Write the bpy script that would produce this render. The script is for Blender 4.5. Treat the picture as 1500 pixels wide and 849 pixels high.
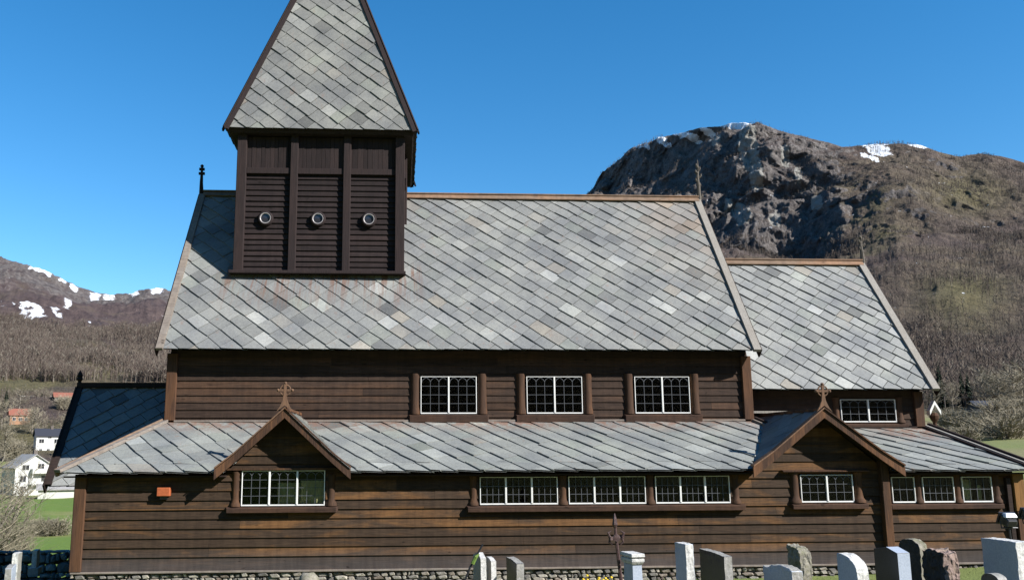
import bpy, bmesh, math, random
import numpy as np
from mathutils import Vector, Matrix, noise
random.seed(7)
sc = bpy.context.scene
for o in list(bpy.data.objects): bpy.data.objects.remove(o)
COL = sc.collection

# ------------------------------------------------------------------ camera
YAW, PITCH, ROLL = 0.05676, 0.17590, -0.00388
FPX, PPX, PPY = 1322.1, 660.84, 424.5
EYE = Vector((0.0, -20.0, 2.526))
def axes():
    cy, sy = math.cos(YAW), math.sin(YAW)
    f = Vector((sy, cy, 0)); r = Vector((cy, -sy, 0)); u = Vector((0, 0, 1))
    cp, sp = math.cos(PITCH), math.sin(PITCH)
    f2 = cp*f + sp*u; u2 = -sp*f + cp*u
    cr, sr = math.cos(ROLL), math.sin(ROLL)
    return cr*r + sr*u2, f2, -sr*r + cr*u2
AR, AF, AU = axes()
cam_d = bpy.data.cameras.new('camera'); cam = bpy.data.objects.new('camera', cam_d); COL.objects.link(cam)
m = Matrix((AR, AU, -AF)).transposed().to_4x4(); m.translation = EYE; cam.matrix_world = m
cam_d.sensor_width = 36; cam_d.lens = FPX/1500*36; cam_d.shift_x = (750-PPX)/1500; cam_d.shift_y = 0.0
cam_d.clip_start = 0.05; cam_d.clip_end = 12000
sc.camera = cam
sc.render.resolution_x = 1024; sc.render.resolution_y = 579

def ray(px, py):
    return AF + AR*((px-PPX)/FPX) - AU*((py-PPY)/FPX)
def tan_el(px, py):
    d = ray(px, py); return d.z/math.hypot(d.x, d.y)
def azim(px, py=600):
    d = ray(px, py); return math.atan2(d.x, d.y)

# ------------------------------------------------------------------ light
SUN = Vector((1.0, -0.64, 0.82)).normalized()          # towards the sun
el = math.asin(SUN.z); azi = math.atan2(SUN.x, SUN.y)
w = bpy.data.worlds.new("World"); sc.world = w; w.use_nodes = True
nt = w.node_tree; bg = nt.nodes['Background']
sky = nt.nodes.new('ShaderNodeTexSky'); sky.sky_type = 'NISHITA'; sky.sun_disc = False
sky.sun_elevation = el; sky.sun_rotation = azi
sky.altitude = 500; sky.air_density = 1.0; sky.dust_density = 0.0; sky.ozone_density = 3.0
hs = nt.nodes.new('ShaderNodeHueSaturation'); hs.inputs['Saturation'].default_value = 1.33; hs.inputs['Hue'].default_value = 0.496
nt.links.new(sky.outputs[0], hs.inputs['Color']); nt.links.new(hs.outputs[0], bg.inputs[0]); bg.inputs[1].default_value = 0.088
sd = bpy.data.lights.new('sun', 'SUN'); sd.energy = 5.0; sd.angle = math.radians(0.5); sd.color = (1.0, 0.965, 0.91)
so = bpy.data.objects.new('sun', sd); COL.objects.link(so)
so.rotation_euler = (-SUN).to_track_quat('-Z', 'Y').to_euler()
sc.view_settings.view_transform = 'Standard'; sc.view_settings.look = 'None'
sc.view_settings.exposure = 1.1; sc.view_settings.gamma = 1.0
sc.view_settings.use_curve_mapping = False

# ------------------------------------------------------------------ materials
def nodes(name, rough=0.8, spec=0.3):
    mt = bpy.data.materials.new(name); mt.use_nodes = True
    n = mt.node_tree; b = n.nodes['Principled BSDF']
    b.inputs['Roughness'].default_value = rough
    b.inputs['Specular IOR Level'].default_value = spec
    return mt, n, b
def N(n, t, **kw):
    x = n.nodes.new(t)
    for k, v in kw.items():
        if k.startswith('i_'): x.inputs[k[2:].replace('_', ' ')].default_value = v
        else: setattr(x, k, v)
    return x
def ramp(n, src, stops):
    r = n.nodes.new('ShaderNodeValToRGB'); cr = r.color_ramp
    while len(cr.elements) < len(stops): cr.elements.new(0.5)
    for e, (p, c) in zip(cr.elements, stops): e.position = p; e.color = (*c, 1) if len(c) == 3 else c
    n.links.new(src, r.inputs[0]); return r.outputs[0]
def mixc(n, a, b, f, mode='MIX'):
    x = n.nodes.new('ShaderNodeMix'); x.data_type = 'RGBA'; x.blend_type = mode
    for s, i in ((f, 0), (a, 6), (b, 7)):
        if isinstance(s, (int, float)): x.inputs[i].default_value = s
        elif isinstance(s, tuple): x.inputs[i].default_value = (*s, 1)
        else: n.links.new(s, x.inputs[i])
    return x.outputs[2]
def mth(n, op, a, b=0.0, clamp=False):
    x = n.nodes.new('ShaderNodeMath'); x.operation = op; x.use_clamp = clamp
    for s, i in ((a, 0), (b, 1)):
        if isinstance(s, (int, float)): x.inputs[i].default_value = s
        else: n.links.new(s, x.inputs[i])
    return x.outputs[0]
def coords(n, scale=(1, 1, 1), rot=(0, 0, 0)):
    t = n.nodes.new('ShaderNodeTexCoord'); mp = n.nodes.new('ShaderNodeMapping')
    mp.inputs['Scale'].default_value = scale; mp.inputs['Rotation'].default_value = rot
    n.links.new(t.outputs['Object'], mp.inputs[0]); return mp.outputs[0]
def noi(n, vec, scale, detail=4, rough=0.55, dist=0.0):
    x = N(n, 'ShaderNodeTexNoise', i_Scale=scale, i_Detail=detail, i_Roughness=rough, i_Distortion=dist)
    n.links.new(vec, x.inputs['Vector']); return x.outputs['Fac']
def bump(n, b, h, strength=0.4, dist=0.02):
    x = N(n, 'ShaderNodeBump', i_Strength=strength, i_Distance=dist)
    n.links.new(h, x.inputs['Height']); n.links.new(x.outputs[0], b.inputs['Normal'])
def island(n): return n.nodes.new('ShaderNodeNewGeometry').outputs['Random Per Island']
def posz(n):
    t = n.nodes.new('ShaderNodeTexCoord'); s = n.nodes.new('ShaderNodeSeparateXYZ')
    n.links.new(t.outputs['Object'], s.inputs[0]); return s.outputs
def setc(n, b, c): n.links.new(c, b.inputs['Base Color'])

def board_mat(name, dark, mid, ochre, och_amt=0.5, vertical=False, grey=0.0):
    mt, n, b = nodes(name, 0.8, 0.15)
    sc1 = (1.0, 1.0, 14.0) if not vertical else (14.0, 14.0, 1.0)
    sc2 = (0.45, 0.45, 2.2) if not vertical else (2.2, 2.2, .45)
    grain = noi(n, coords(n, sc1), 2.6, 6, 0.65)
    patch = noi(n, coords(n, sc2), 1.3, 5, 0.62, 0.6)
    isl = island(n)
    c = mixc(n, dark, mid, ramp(n, grain, [(0.3, (0, 0, 0)), (0.72, (1, 1, 1))]))
    pm = mth(n, 'ADD', patch, mth(n, 'MULTIPLY', mth(n, 'SUBTRACT', isl, 0.5), 0.20))
    pf = ramp(n, pm, [(0.50, (0, 0, 0)), (0.66, (1, 1, 1))])
    c = mixc(n, c, ochre, mth(n, 'MULTIPLY', mth(n, 'MULTIPLY', pf, grain), och_amt*1.9, True))
    if grey > 0:
        z = posz(n)[2]
        g = N(n, 'ShaderNodeMapRange', i_From_Min=0.52, i_From_Max=0.18); n.links.new(z, g.inputs[0])
        gm = mth(n, 'MULTIPLY', g.outputs[0], mth(n, 'ADD', patch, grey-0.35), True)
        c = mixc(n, c, (0.05, 0.046, 0.047), gm)
    if not vertical:
        dp = ramp(n, noi(n, coords(n, (5.5, 5.5, .55)), 1.4, 5, 0.72), [(0.38, (0.80, .80, .81)), (0.60, (1.06, 1.06, 1.05))]); c = mixc(n, c, dp, 1.0, 'MULTIPLY')
        kn = ramp(n, noi(n, coords(n, (1.6, 1.6, 4.5)), 3.2, 2, 0.4), [(0.70, (1, 1, 1)), (0.76, (0.45, .42, .40))]); c = mixc(n, c, kn, 1.0, 'MULTIPLY')
    v = N(n, 'ShaderNodeMapRange', i_To_Min=0.80, i_To_Max=1.2); n.links.new(isl, v.inputs[0])
    x = N(n, 'ShaderNodeVectorMath', operation='SCALE'); n.links.new(c, x.inputs[0]); n.links.new(v.outputs[0], x.inputs['Scale'])
    n.links.new(x.outputs[0], b.inputs['Base Color'])
    bump(n, b, grain, 0.5, 0.012); return mt

M = {}
M['aisle_boards'] = board_mat('aisle_boards', (0.025, 0.0160, 0.0105), (0.057, 0.036, 0.0225), (0.150, 0.070, 0.023), 0.52, grey=0.5)
M['nave_boards'] = board_mat('nave_boards', (0.023, 0.0145, 0.011), (0.051, 0.032, 0.023), (0.080, 0.040, 0.021), 0.36)
M['tower_boards'] = board_mat('tower_boards', (0.013, 0.0095, 0.0098), (0.026, 0.018, 0.018), (0.034, 0.019, 0.016), 0.2)
M['tower_posts'] = board_mat('tower_posts', (0.014, 0.0105, 0.0108), (0.026, 0.018, 0.018), (0.034, 0.02, 0.017), 0.2, True)
M['post_wood'] = board_mat('post_wood', (0.030, 0.017, 0.012), (0.062, 0.034, 0.022), (0.11, 0.05, 0.022), 0.4, True)
M['casing_wood'] = board_mat('casing_wood', (0.028, 0.016, 0.011), (0.062, 0.034, 0.021), (0.12, 0.055, 0.024), 0.5, True)
M['sill_wood'] = board_mat('sill_wood', (0.022, 0.013, 0.010), (0.046, 0.027, 0.019), (0.075, 0.036, 0.02), 0.3)
M['barge_wood'] = board_mat('barge_wood', (0.026, 0.015, 0.011), (0.062, 0.034, 0.022), (0.15, 0.07, 0.032), 0.6, True)
M['ochre_wood'] = board_mat('ochre_wood', (0.075, 0.04, 0.015), (0.15, 0.080, 0.027), (0.20, 0.10, 0.035), 0.5, True)
M['weathered_wood'] = board_mat('weathered_wood', (0.11, 0.092, 0.082), (0.20, 0.175, 0.150), (0.15, 0.11, 0.08), 0.3)
M['ridge_wood'] = board_mat('ridge_wood', (0.095, 0.065, 0.046), (0.185, 0.13, 0.092), (0.23, 0.12, 0.065), 0.45)
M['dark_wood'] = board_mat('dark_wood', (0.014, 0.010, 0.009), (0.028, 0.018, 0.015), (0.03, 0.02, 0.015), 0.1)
M['rust_wood'] = board_mat('rust_wood', (0.07, 0.043, 0.030), (0.15, 0.090, 0.058), (0.21, 0.11, 0.06), 0.5, True)
M['finial_wood'] = board_mat('finial_wood', (0.06, 0.052, 0.045), (0.12, 0.105, 0.09), (0.1, 0.07, 0.05), 0.2, True)
M['grey_wood'] = board_mat('grey_wood', (0.13, 0.12, 0.11), (0.24, 0.225, 0.20), (0.15, 0.12, 0.09), 0.2, True)

def slate_mat(name, lo, hi, stain=0.0):
    mt, n, b = nodes(name, 0.75, 0.2)
    isl = island(n)
    base = ramp(n, isl, [(0.0, tuple(x*0.72 for x in lo)), (0.05, tuple(l*.75+h*.25 for l, h in zip(lo, hi))), (0.30, tuple(l*.55+h*.45 for l, h in zip(lo, hi))),
                         (0.65, tuple(l*.42+h*.58 for l, h in zip(lo, hi))), (0.92, tuple(l*.2+h*.8 for l, h in zip(lo, hi))), (1.0, tuple(x*1.30 for x in hi))])
    wn = N(n, 'ShaderNodeTexWhiteNoise'); wn.noise_dimensions = '1D'; n.links.new(isl, wn.inputs['W'])
    base = mixc(n, base, (0.26, 0.215, 0.16), ramp(n, wn.outputs['Value'], [(0.93, (0, 0, 0)), (1.0, (0.4, .4, .4))]))
    base = mixc(n, base, (0.18, 0.20, 0.165), ramp(n, wn.outputs['Value'], [(0.0, (0.35, .35, .35)), (0.14, (0, 0, 0))]))
    v = coords(n)
    fine = noi(n, v, 16, 8, 0.78); big = noi(n, v, 0.9, 5, 0.6)
    c = mixc(n, base, mixc(n, (0.38, 0.38, 0.39), (1.58, 1.58, 1.55), fine), 0.9, 'MULTIPLY')
    c = mixc(n, c, mixc(n, (0.80, 0.81, 0.84), (1.16, 1.15, 1.10), ramp(n, big, [(0.35, (0, 0, 0)), (0.65, (1, 1, 1))])), 1.0, 'MULTIPLY')
    lich = ramp(n, noi(n, v, 60, 3, 0.7), [(0.62, (0, 0, 0)), (0.72, (1, 1, 1))])
    c = mixc(n, c, (0.42, 0.42, 0.38), mth(n, 'MULTIPLY', lich, 0.45))
    dk = ramp(n, noi(n, v, 9, 6, 0.8), [(0.60, (0, 0, 0)), (0.75, (1, 1, 1))])
    c = mixc(n, c, (0.075, 0.07, 0.062), mth(n, 'MULTIPLY', dk, 0.5))
    if stain > 0:
        drip = noi(n, coords(n, (3.2, 3.2, 0.5)), 1.6, 5, 0.7)
        c = mixc(n, c, (0.18, 0.105, 0.075), mth(n, 'MULTIPLY', ramp(n, drip, [(0.60, (0, 0, 0)), (0.74, (1, 1, 1))]), stain))
        s = posz(n)
        if name == 'slate_aisle':      # moss and rust under the nave wall
            g = N(n, 'ShaderNodeMapRange', i_From_Min=1.7, i_From_Max=2.4); n.links.new(s[1], g.inputs[0])
            gn = ramp(n, noi(n, coords(n, (1, 1, .6)), 5.5, 5, 0.75), [(0.40, (0, 0, 0)), (0.56, (1, 1, 1))])
            gn2 = ramp(n, noi(n, coords(n, (1, 0, 0)), 0.55, 2, 0.5), [(0.40, (0, 0, 0)), (0.52, (1, 1, 1))])
            c = mixc(n, c, (0.15, 0.085, 0.062), mth(n, 'MULTIPLY', mth(n, 'MULTIPLY', g.outputs[0], gn), mth(n, 'ADD', mth(n, 'MULTIPLY', gn2, .75), .2), True))
        if name == 'slate_nave':       # rust runs below the belfry
            tz_ = N(n, 'ShaderNodeMapRange', i_From_Min=5.9, i_From_Max=7.1); n.links.new(s[2], tz_.inputs[0])
            tx_ = N(n, 'ShaderNodeMapRange', i_From_Min=0.7, i_From_Max=0.3); n.links.new(s[0], tx_.inputs[0])
            tx2 = N(n, 'ShaderNodeMapRange', i_From_Min=-4.9, i_From_Max=-4.5); n.links.new(s[0], tx2.inputs[0])
            tz2 = N(n, 'ShaderNodeMapRange', i_From_Min=7.6, i_From_Max=7.2); n.links.new(s[2], tz2.inputs[0])
            dr_ = ramp(n, noi(n, coords(n, (4.5, .1, .35)), 1.5, 4, 0.7), [(0.47, (0, 0, 0)), (0.58, (1, 1, 1))])
            mm_ = mth(n, 'MULTIPLY', mth(n, 'MULTIPLY', tz_.outputs[0], tz2.outputs[0]), mth(n, 'MULTIPLY', mth(n, 'MULTIPLY', tx_.outputs[0], tx2.outputs[0]), dr_))
            c = mixc(n, c, (0.12, 0.062, 0.042), mth(n, 'MULTIPLY', mm_, .85))
        if name == 'slate_nave':       # warm wash near the east verge
            a = N(n, 'ShaderNodeMapRange', i_From_Min=6.2, i_From_Max=8.6); n.links.new(s[0], a.inputs[0])
            bz = N(n, 'ShaderNodeMapRange', i_From_Min=6.6, i_From_Max=8.8); n.links.new(s[2], bz.inputs[0])
            c = mixc(n, c, (0.27, 0.20, 0.145), mth(n, 'MULTIPLY', mth(n, 'MULTIPLY', a.outputs[0], bz.outputs[0]), mth(n, 'MULTIPLY', wn.outputs['Value'], 0.6), True))
    setc(n, b, c); bump(n, b, mth(n, 'ADD', fine, big), 0.45, 0.012)
    r = N(n, 'ShaderNodeMapRange', i_To_Min=0.62, i_To_Max=0.85); n.links.new(fine, r.inputs[0]); n.links.new(r.outputs[0], b.inputs['Roughness'])
    return mt
M['slate_nave'] = slate_mat('slate_nave', (0.117, 0.120, 0.121), (0.192, 0.195, 0.192), 0.5)
M['slate_chancel'] = slate_mat('slate_chancel', (0.140, 0.144, 0.145), (0.220, 0.224, 0.222), 0.2)
M['slate_aisle'] = slate_mat('slate_aisle', (0.125, 0.131, 0.129), (0.206, 0.214, 0.206), 0.45)
M['slate_spire'] = slate_mat('slate_spire', (0.112, 0.113, 0.111), (0.182, 0.183, 0.176), 0.4)

def plain(name, col, rough=0.6, spec=0.4, metal=0.0, var=0.15, scale=8, bmp=0.0):
    mt, n, b = nodes(name, rough, spec); b.inputs['Metallic'].default_value = metal
    f = noi(n, coords(n), scale, 5, 0.6)
    setc(n, b, mixc(n, tuple(c*(1-var*1.6) for c in col), tuple(min(1, c*(1+var*1.6)) for c in col), f))
    if bmp: bump(n, b, f, bmp, 0.02)
    return mt
M['white_paint'] = plain('white_paint', (0.60, 0.60, 0.585), 0.6, 0.4, var=0.12)
M['lead'] = plain('lead', (0.075, 0.08, 0.09), 0.6, 0.4, var=0.1)
M['curtain'] = plain('curtain', (0.66, 0.66, 0.36), 0.9, 0.1, var=0.35, scale=3)
M['orange'] = plain('orange', (0.30, 0.075, 0.025), 0.6, 0.4, var=0.25, scale=20)
M['iron'] = plain('iron', (0.045, 0.022, 0.020), 0.6, 0.5, var=0.5, scale=25, bmp=0.4)
M['black_metal'] = plain('black_metal', (0.016, 0.016, 0.018), 0.4, 0.5)
M['alu'] = plain('alu', (0.62, 0.64, 0.66), 0.3, 0.6, 0.2, var=0.1)
M['steel_ring'] = plain('steel_ring', (0.34, 0.32, 0.32), 0.4, 0.6, 0.2)
M['mortar'] = plain('mortar', (0.19, 0.18, 0.16), 0.9, 0.2, var=0.3, scale=4, bmp=0.6)
M['wire'] = plain('wire', (0.03, 0.03, 0.03), 0.6)
M['house_white'] = plain('house_white', (0.48, 0.48, 0.46), 0.7, 0.3, var=0.06, scale=2)
M['house_cream'] = plain('house_cream', (0.46, 0.46, 0.42), 0.7, 0.3, var=0.1, scale=2)
M['house_orange'] = plain('house_orange', (0.27, 0.15, 0.085), 0.7, 0.3, var=0.15, scale=2)
M['house_dark'] = plain('house_dark', (0.035, 0.037, 0.045), 0.7, 0.3, var=0.2, scale=2)
M['house_brown'] = plain('house_brown', (0.10, 0.085, 0.075), 0.8, 0.3, var=0.2, scale=2)
M['roof_black'] = plain('roof_black', (0.030, 0.032, 0.042), 0.6, 0.3, var=0.2)
M['roof_grey'] = plain('roof_grey', (0.26, 0.25, 0.24), 0.6, 0.3, var=0.15)
M['roof_red'] = plain('roof_red', (0.20, 0.075, 0.05), 0.7, 0.3, var=0.3)
M['window_dark'] = plain('window_dark', (0.02, 0.022, 0.028), 0.15, 0.6)
M['bark'] = plain('bark', (0.17, 0.15, 0.125), 0.9, 0.2, var=0.4, scale=6)
M['twig'] = plain('twig', (0.21, 0.185, 0.135), 0.9, 0.2, var=0.4, scale=1.2)
M['conifer'] = plain('conifer', (0.022, 0.036, 0.022), 0.85, 0.2, var=0.5, scale=1.5)
M['leaf'] = plain('leaf', (0.10, 0.16, 0.03), 0.7, 0.3, var=0.4, scale=9)
M['curb'] = plain('curb', (0.35, 0.34, 0.33), 0.8, 0.3, var=0.3)

mt = bpy.data.materials.new('glass'); mt.use_nodes = True; n = mt.node_tree; n.nodes.clear()
out = n.nodes.new('ShaderNodeOutputMaterial'); tr = n.nodes.new('ShaderNodeBsdfTransparent'); tr.inputs[0].default_value = (0.74, 0.74, 0.71, 1)
gl = n.nodes.new('ShaderNodeBsdfGlossy'); gl.inputs['Roughness'].default_value = 0.03
fr = n.nodes.new('ShaderNodeFresnel'); fr.inputs[0].default_value = 1.28
mx = n.nodes.new('ShaderNodeMixShader'); n.links.new(fr.outputs[0], mx.inputs[0]); n.links.new(tr.outputs[0], mx.inputs[1]); n.links.new(gl.outputs[0], mx.inputs[2])
bmpn = n.nodes.new('ShaderNodeBump'); bmpn.inputs['Strength'].default_value = 0.12; tcn = n.nodes.new('ShaderNodeTexCoord'); nz = n.nodes.new('ShaderNodeTexNoise'); nz.inputs['Scale'].default_value = 7
n.links.new(tcn.outputs['Object'], nz.inputs['Vector']); n.links.new(nz.outputs['Fac'], bmpn.inputs['Height']); n.links.new(bmpn.outputs[0], gl.inputs['Normal'])
n.links.new(mx.outputs[0], out.inputs[0]); M['glass'] = mt

def stone_mat(name, a, b_, scale=30, rough=0.6, spk=0.5, moss=0.0, bmp=0.5):
    mt, n, b = nodes(name, rough, 0.45); v = coords(n)
    f = noi(n, v, scale, 6, 0.7); g = noi(n, v, 2.2, 5, 0.6); sp = noi(n, v, scale*6, 2, 0.8)
    c = mixc(n, a, b_, ramp(n, f, [(0.3, (0, 0, 0)), (0.7, (1, 1, 1))]))
    c = mixc(n, c, mixc(n, (0.6, 0.6, 0.6), (1.35, 1.35, 1.35), sp), spk, 'MULTIPLY')
    c = mixc(n, c, mixc(n, (0.72, 0.72, 0.72), (1.2, 1.2, 1.2), g), 0.8, 'MULTIPLY')
    if moss:
        c = mixc(n, c, (0.10, 0.10, 0.045), mth(n, 'MULTIPLY', ramp(n, noi(n, v, 7, 6, 0.7), [(0.48, (0, 0, 0)), (0.62, (1, 1, 1))]), moss))
    setc(n, b, c); bump(n, b, mth(n, 'ADD', f, g), bmp, 0.015); return mt
M['granite_pale'] = stone_mat('granite_pale', (0.26, 0.26, 0.255), (0.60, 0.59, 0.56), 16, 0.8, 0.9, bmp=1.0)
M['granite_blue_shade'] = stone_mat('granite_blue_shade', (0.23, 0.265, 0.33), (0.34, 0.38, 0.45), 40, 0.45, 0.6, bmp=0.05)  # bluish shade of the faces turned from the sun, put into the colour
M['granite_dark'] = stone_mat('granite_dark', (0.014, 0.014, 0.017), (0.030, 0.030, 0.036), 40, 0.35, 0.4, bmp=0.05)
M['rock_dark'] = stone_mat('rock_dark', (0.020, 0.019, 0.018), (0.050, 0.044, 0.040), 14, 0.85, bmp=0.9)
M['granite_grey'] = stone_mat('granite_grey', (0.17, 0.165, 0.155), (0.30, 0.29, 0.27), 26, moss=0.25)
M['mossy_stone'] = stone_mat('mossy_stone', (0.13, 0.12, 0.10), (0.26, 0.24, 0.19), 18, 0.85, moss=0.7, bmp=0.8)
M['red_rock'] = stone_mat('red_rock', (0.13, 0.095, 0.085), (0.27, 0.19, 0.16), 14, 0.85, moss=0.25, bmp=0.9)
def rocks_mat(name, stops):
    mt, n, b = nodes(name, 0.85, 0.3); v = coords(n); f = noi(n, v, 14, 6, 0.7)
    c = mixc(n, ramp(n, island(n), stops), mixc(n, (0.55, 0.55, 0.55), (1.4, 1.4, 1.38), f), 0.8, 'MULTIPLY')
    setc(n, b, c); bump(n, b, f, 0.7, 0.03); return mt
M['rubble'] = rocks_mat('rubble', [(0, (0.08, 0.075, 0.07)), (0.35, (0.20, 0.185, 0.16)), (0.7, (0.30, 0.275, 0.23)), (1, (0.14, 0.11, 0.09))])
M['dry_stone'] = rocks_mat('dry_stone', [(0, (0.06, 0.06, 0.06)), (0.5, (0.15, 0.15, 0.14)), (0.9, (0.24, 0.24, 0.22)), (1, (0.36, 0.36, 0.33))])

# ground
mt, n, b = nodes('grass_ground', 0.9, 0.2); v = coords(n)
g1 = noi(n, v, 0.035, 6, 0.6); g2 = noi(n, v, 1.8, 6, 0.7); g3 = noi(n, v, 14, 4, 0.7)
c = mixc(n, (0.060, 0.105, 0.018), (0.13, 0.19, 0.035), g2)
c = mixc(n, c, (0.20, 0.17, 0.085), ramp(n, g1, [(0.52, (0, 0, 0)), (0.68, (0.8, .8, .8))]))
c = mixc(n, c, mixc(n, (0.55, 0.55, 0.5), (1.4, 1.4, 1.3), g3), 0.7, 'MULTIPLY')
at = n.nodes.new('ShaderNodeAttribute'); at.attribute_name = 'cover'; sp = n.nodes.new('ShaderNodeSeparateColor'); n.links.new(at.outputs['Color'], sp.inputs[0])
c = mixc(n, c, mixc(n, (0.12, 0.095, 0.055), (0.24, 0.20, 0.12), g2), sp.outputs[2])
setc(n, b, c); bump(n, b, g3, 0.6, 0.05); M['ground'] = mt

# mountain
mt, n, b = nodes('mountain', 0.9, 0.15)
at = n.nodes.new('ShaderNodeAttribute'); at.attribute_name = 'cover'; sp = n.nodes.new('ShaderNodeSeparateColor'); n.links.new(at.outputs['Color'], sp.inputs[0])
v = coords(n)
a1 = noi(n, v, 0.012, 8, 0.65); a2 = noi(n, v, 0.06, 8, 0.7); a3 = noi(n, v, 0.35, 5, 0.75)
wood = mixc(n, (0.052, 0.038, 0.041), (0.112, 0.083, 0.078), ramp(n, a2, [(0.34, (0, 0, 0)), (0.66, (1, 1, 1))]))
wood = mixc(n, wood, (0.135, 0.108, 0.075), mth(n, 'MULTIPLY', ramp(n, a1, [(0.5, (0, 0, 0)), (0.66, (1, 1, 1))]), 0.55))
green = mixc(n, (0.070, 0.064, 0.030), (0.165, 0.145, 0.075), a2)
c = mixc(n, wood, green, sp.outputs[1])
rock = mixc(n, (0.048, 0.043, 0.046), (0.175, 0.158, 0.150), ramp(n, mth(n, 'ADD', mth(n, 'MULTIPLY', a2, .6), mth(n, 'MULTIPLY', a3, .4)), [(0.38, (0, 0, 0)), (0.62, (1, 1, 1))]))
geo = n.nodes.new('ShaderNodeNewGeometry'); sx = n.nodes.new('ShaderNodeSeparateXYZ'); n.links.new(geo.outputs['Normal'], sx.inputs[0])
steep = N(n, 'ShaderNodeMapRange', i_From_Min=0.62, i_From_Max=0.36); n.links.new(sx.outputs[2], steep.inputs[0])
rk = mth(n, 'ADD', mth(n, 'MULTIPLY', sp.outputs[2], mth(n, 'ADD', a2, 0.25)), mth(n, 'MULTIPLY', steep.outputs[0], mth(n, 'ADD', sp.outputs[2], 0.1)), True)
rk = ramp(n, rk, [(0.44, (0, 0, 0)), (0.66, (1, 1, 1))])
c = mixc(n, c, rock, rk)
c = mixc(n, c, mixc(n, (0.55, 0.53, 0.55), (1.5, 1.48, 1.4), a3), 0.85, 'MULTIPLY')
ap_ = n.nodes.new('ShaderNodeAttribute'); ap_.attribute_name = 'pale'
pf = ramp(n, mth(n, 'ADD', ap_.outputs['Fac'], mth(n, 'MULTIPLY', mth(n, 'SUBTRACT', a2, 0.5), 1.8)), [(0.40, (0, 0, 0)), (0.6, (1, 1, 1))])
c = mixc(n, c, mixc(n, (0.17, 0.16, 0.145), (0.38, 0.36, 0.32), a3), pf)
a4 = noi(n, v, 0.09, 7, 0.75)
sn = ramp(n, mth(n, 'ADD', sp.outputs[0], mth(n, 'MULTIPLY', mth(n, 'SUBTRACT', a4, 0.5), 2.8)), [(0.46, (0, 0, 0)), (0.54, (1, 1, 1))])
c = mixc(n, c, (0.80, 0.82, 0.86), sn)
setc(n, b, c)
bump(n, b, mth(n, 'ADD', mth(n, 'MULTIPLY', a2, 1.0), mth(n, 'MULTIPLY', a3, .35)), 1.0, 9.0); M['mountain'] = mt

mt, n, b = nodes('woodland_twigs', 0.95, 0.1)
c = ramp(n, island(n), [(0, (0.058, 0.044, 0.040)), (0.5, (0.088, 0.069, 0.058)), (0.85, (0.118, 0.098, 0.077)), (1, (0.18, 0.165, 0.14))])
setc(n, b, c); M['woods'] = mt
mt, n, b = nodes('grass_blades', 0.8, 0.2)
setc(n, b, ramp(n, island(n), [(0, (0.05, 0.10, 0.015)), (0.6, (0.12, 0.19, 0.03)), (1, (0.25, 0.22, 0.09))])); M['blades'] = mt

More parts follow.
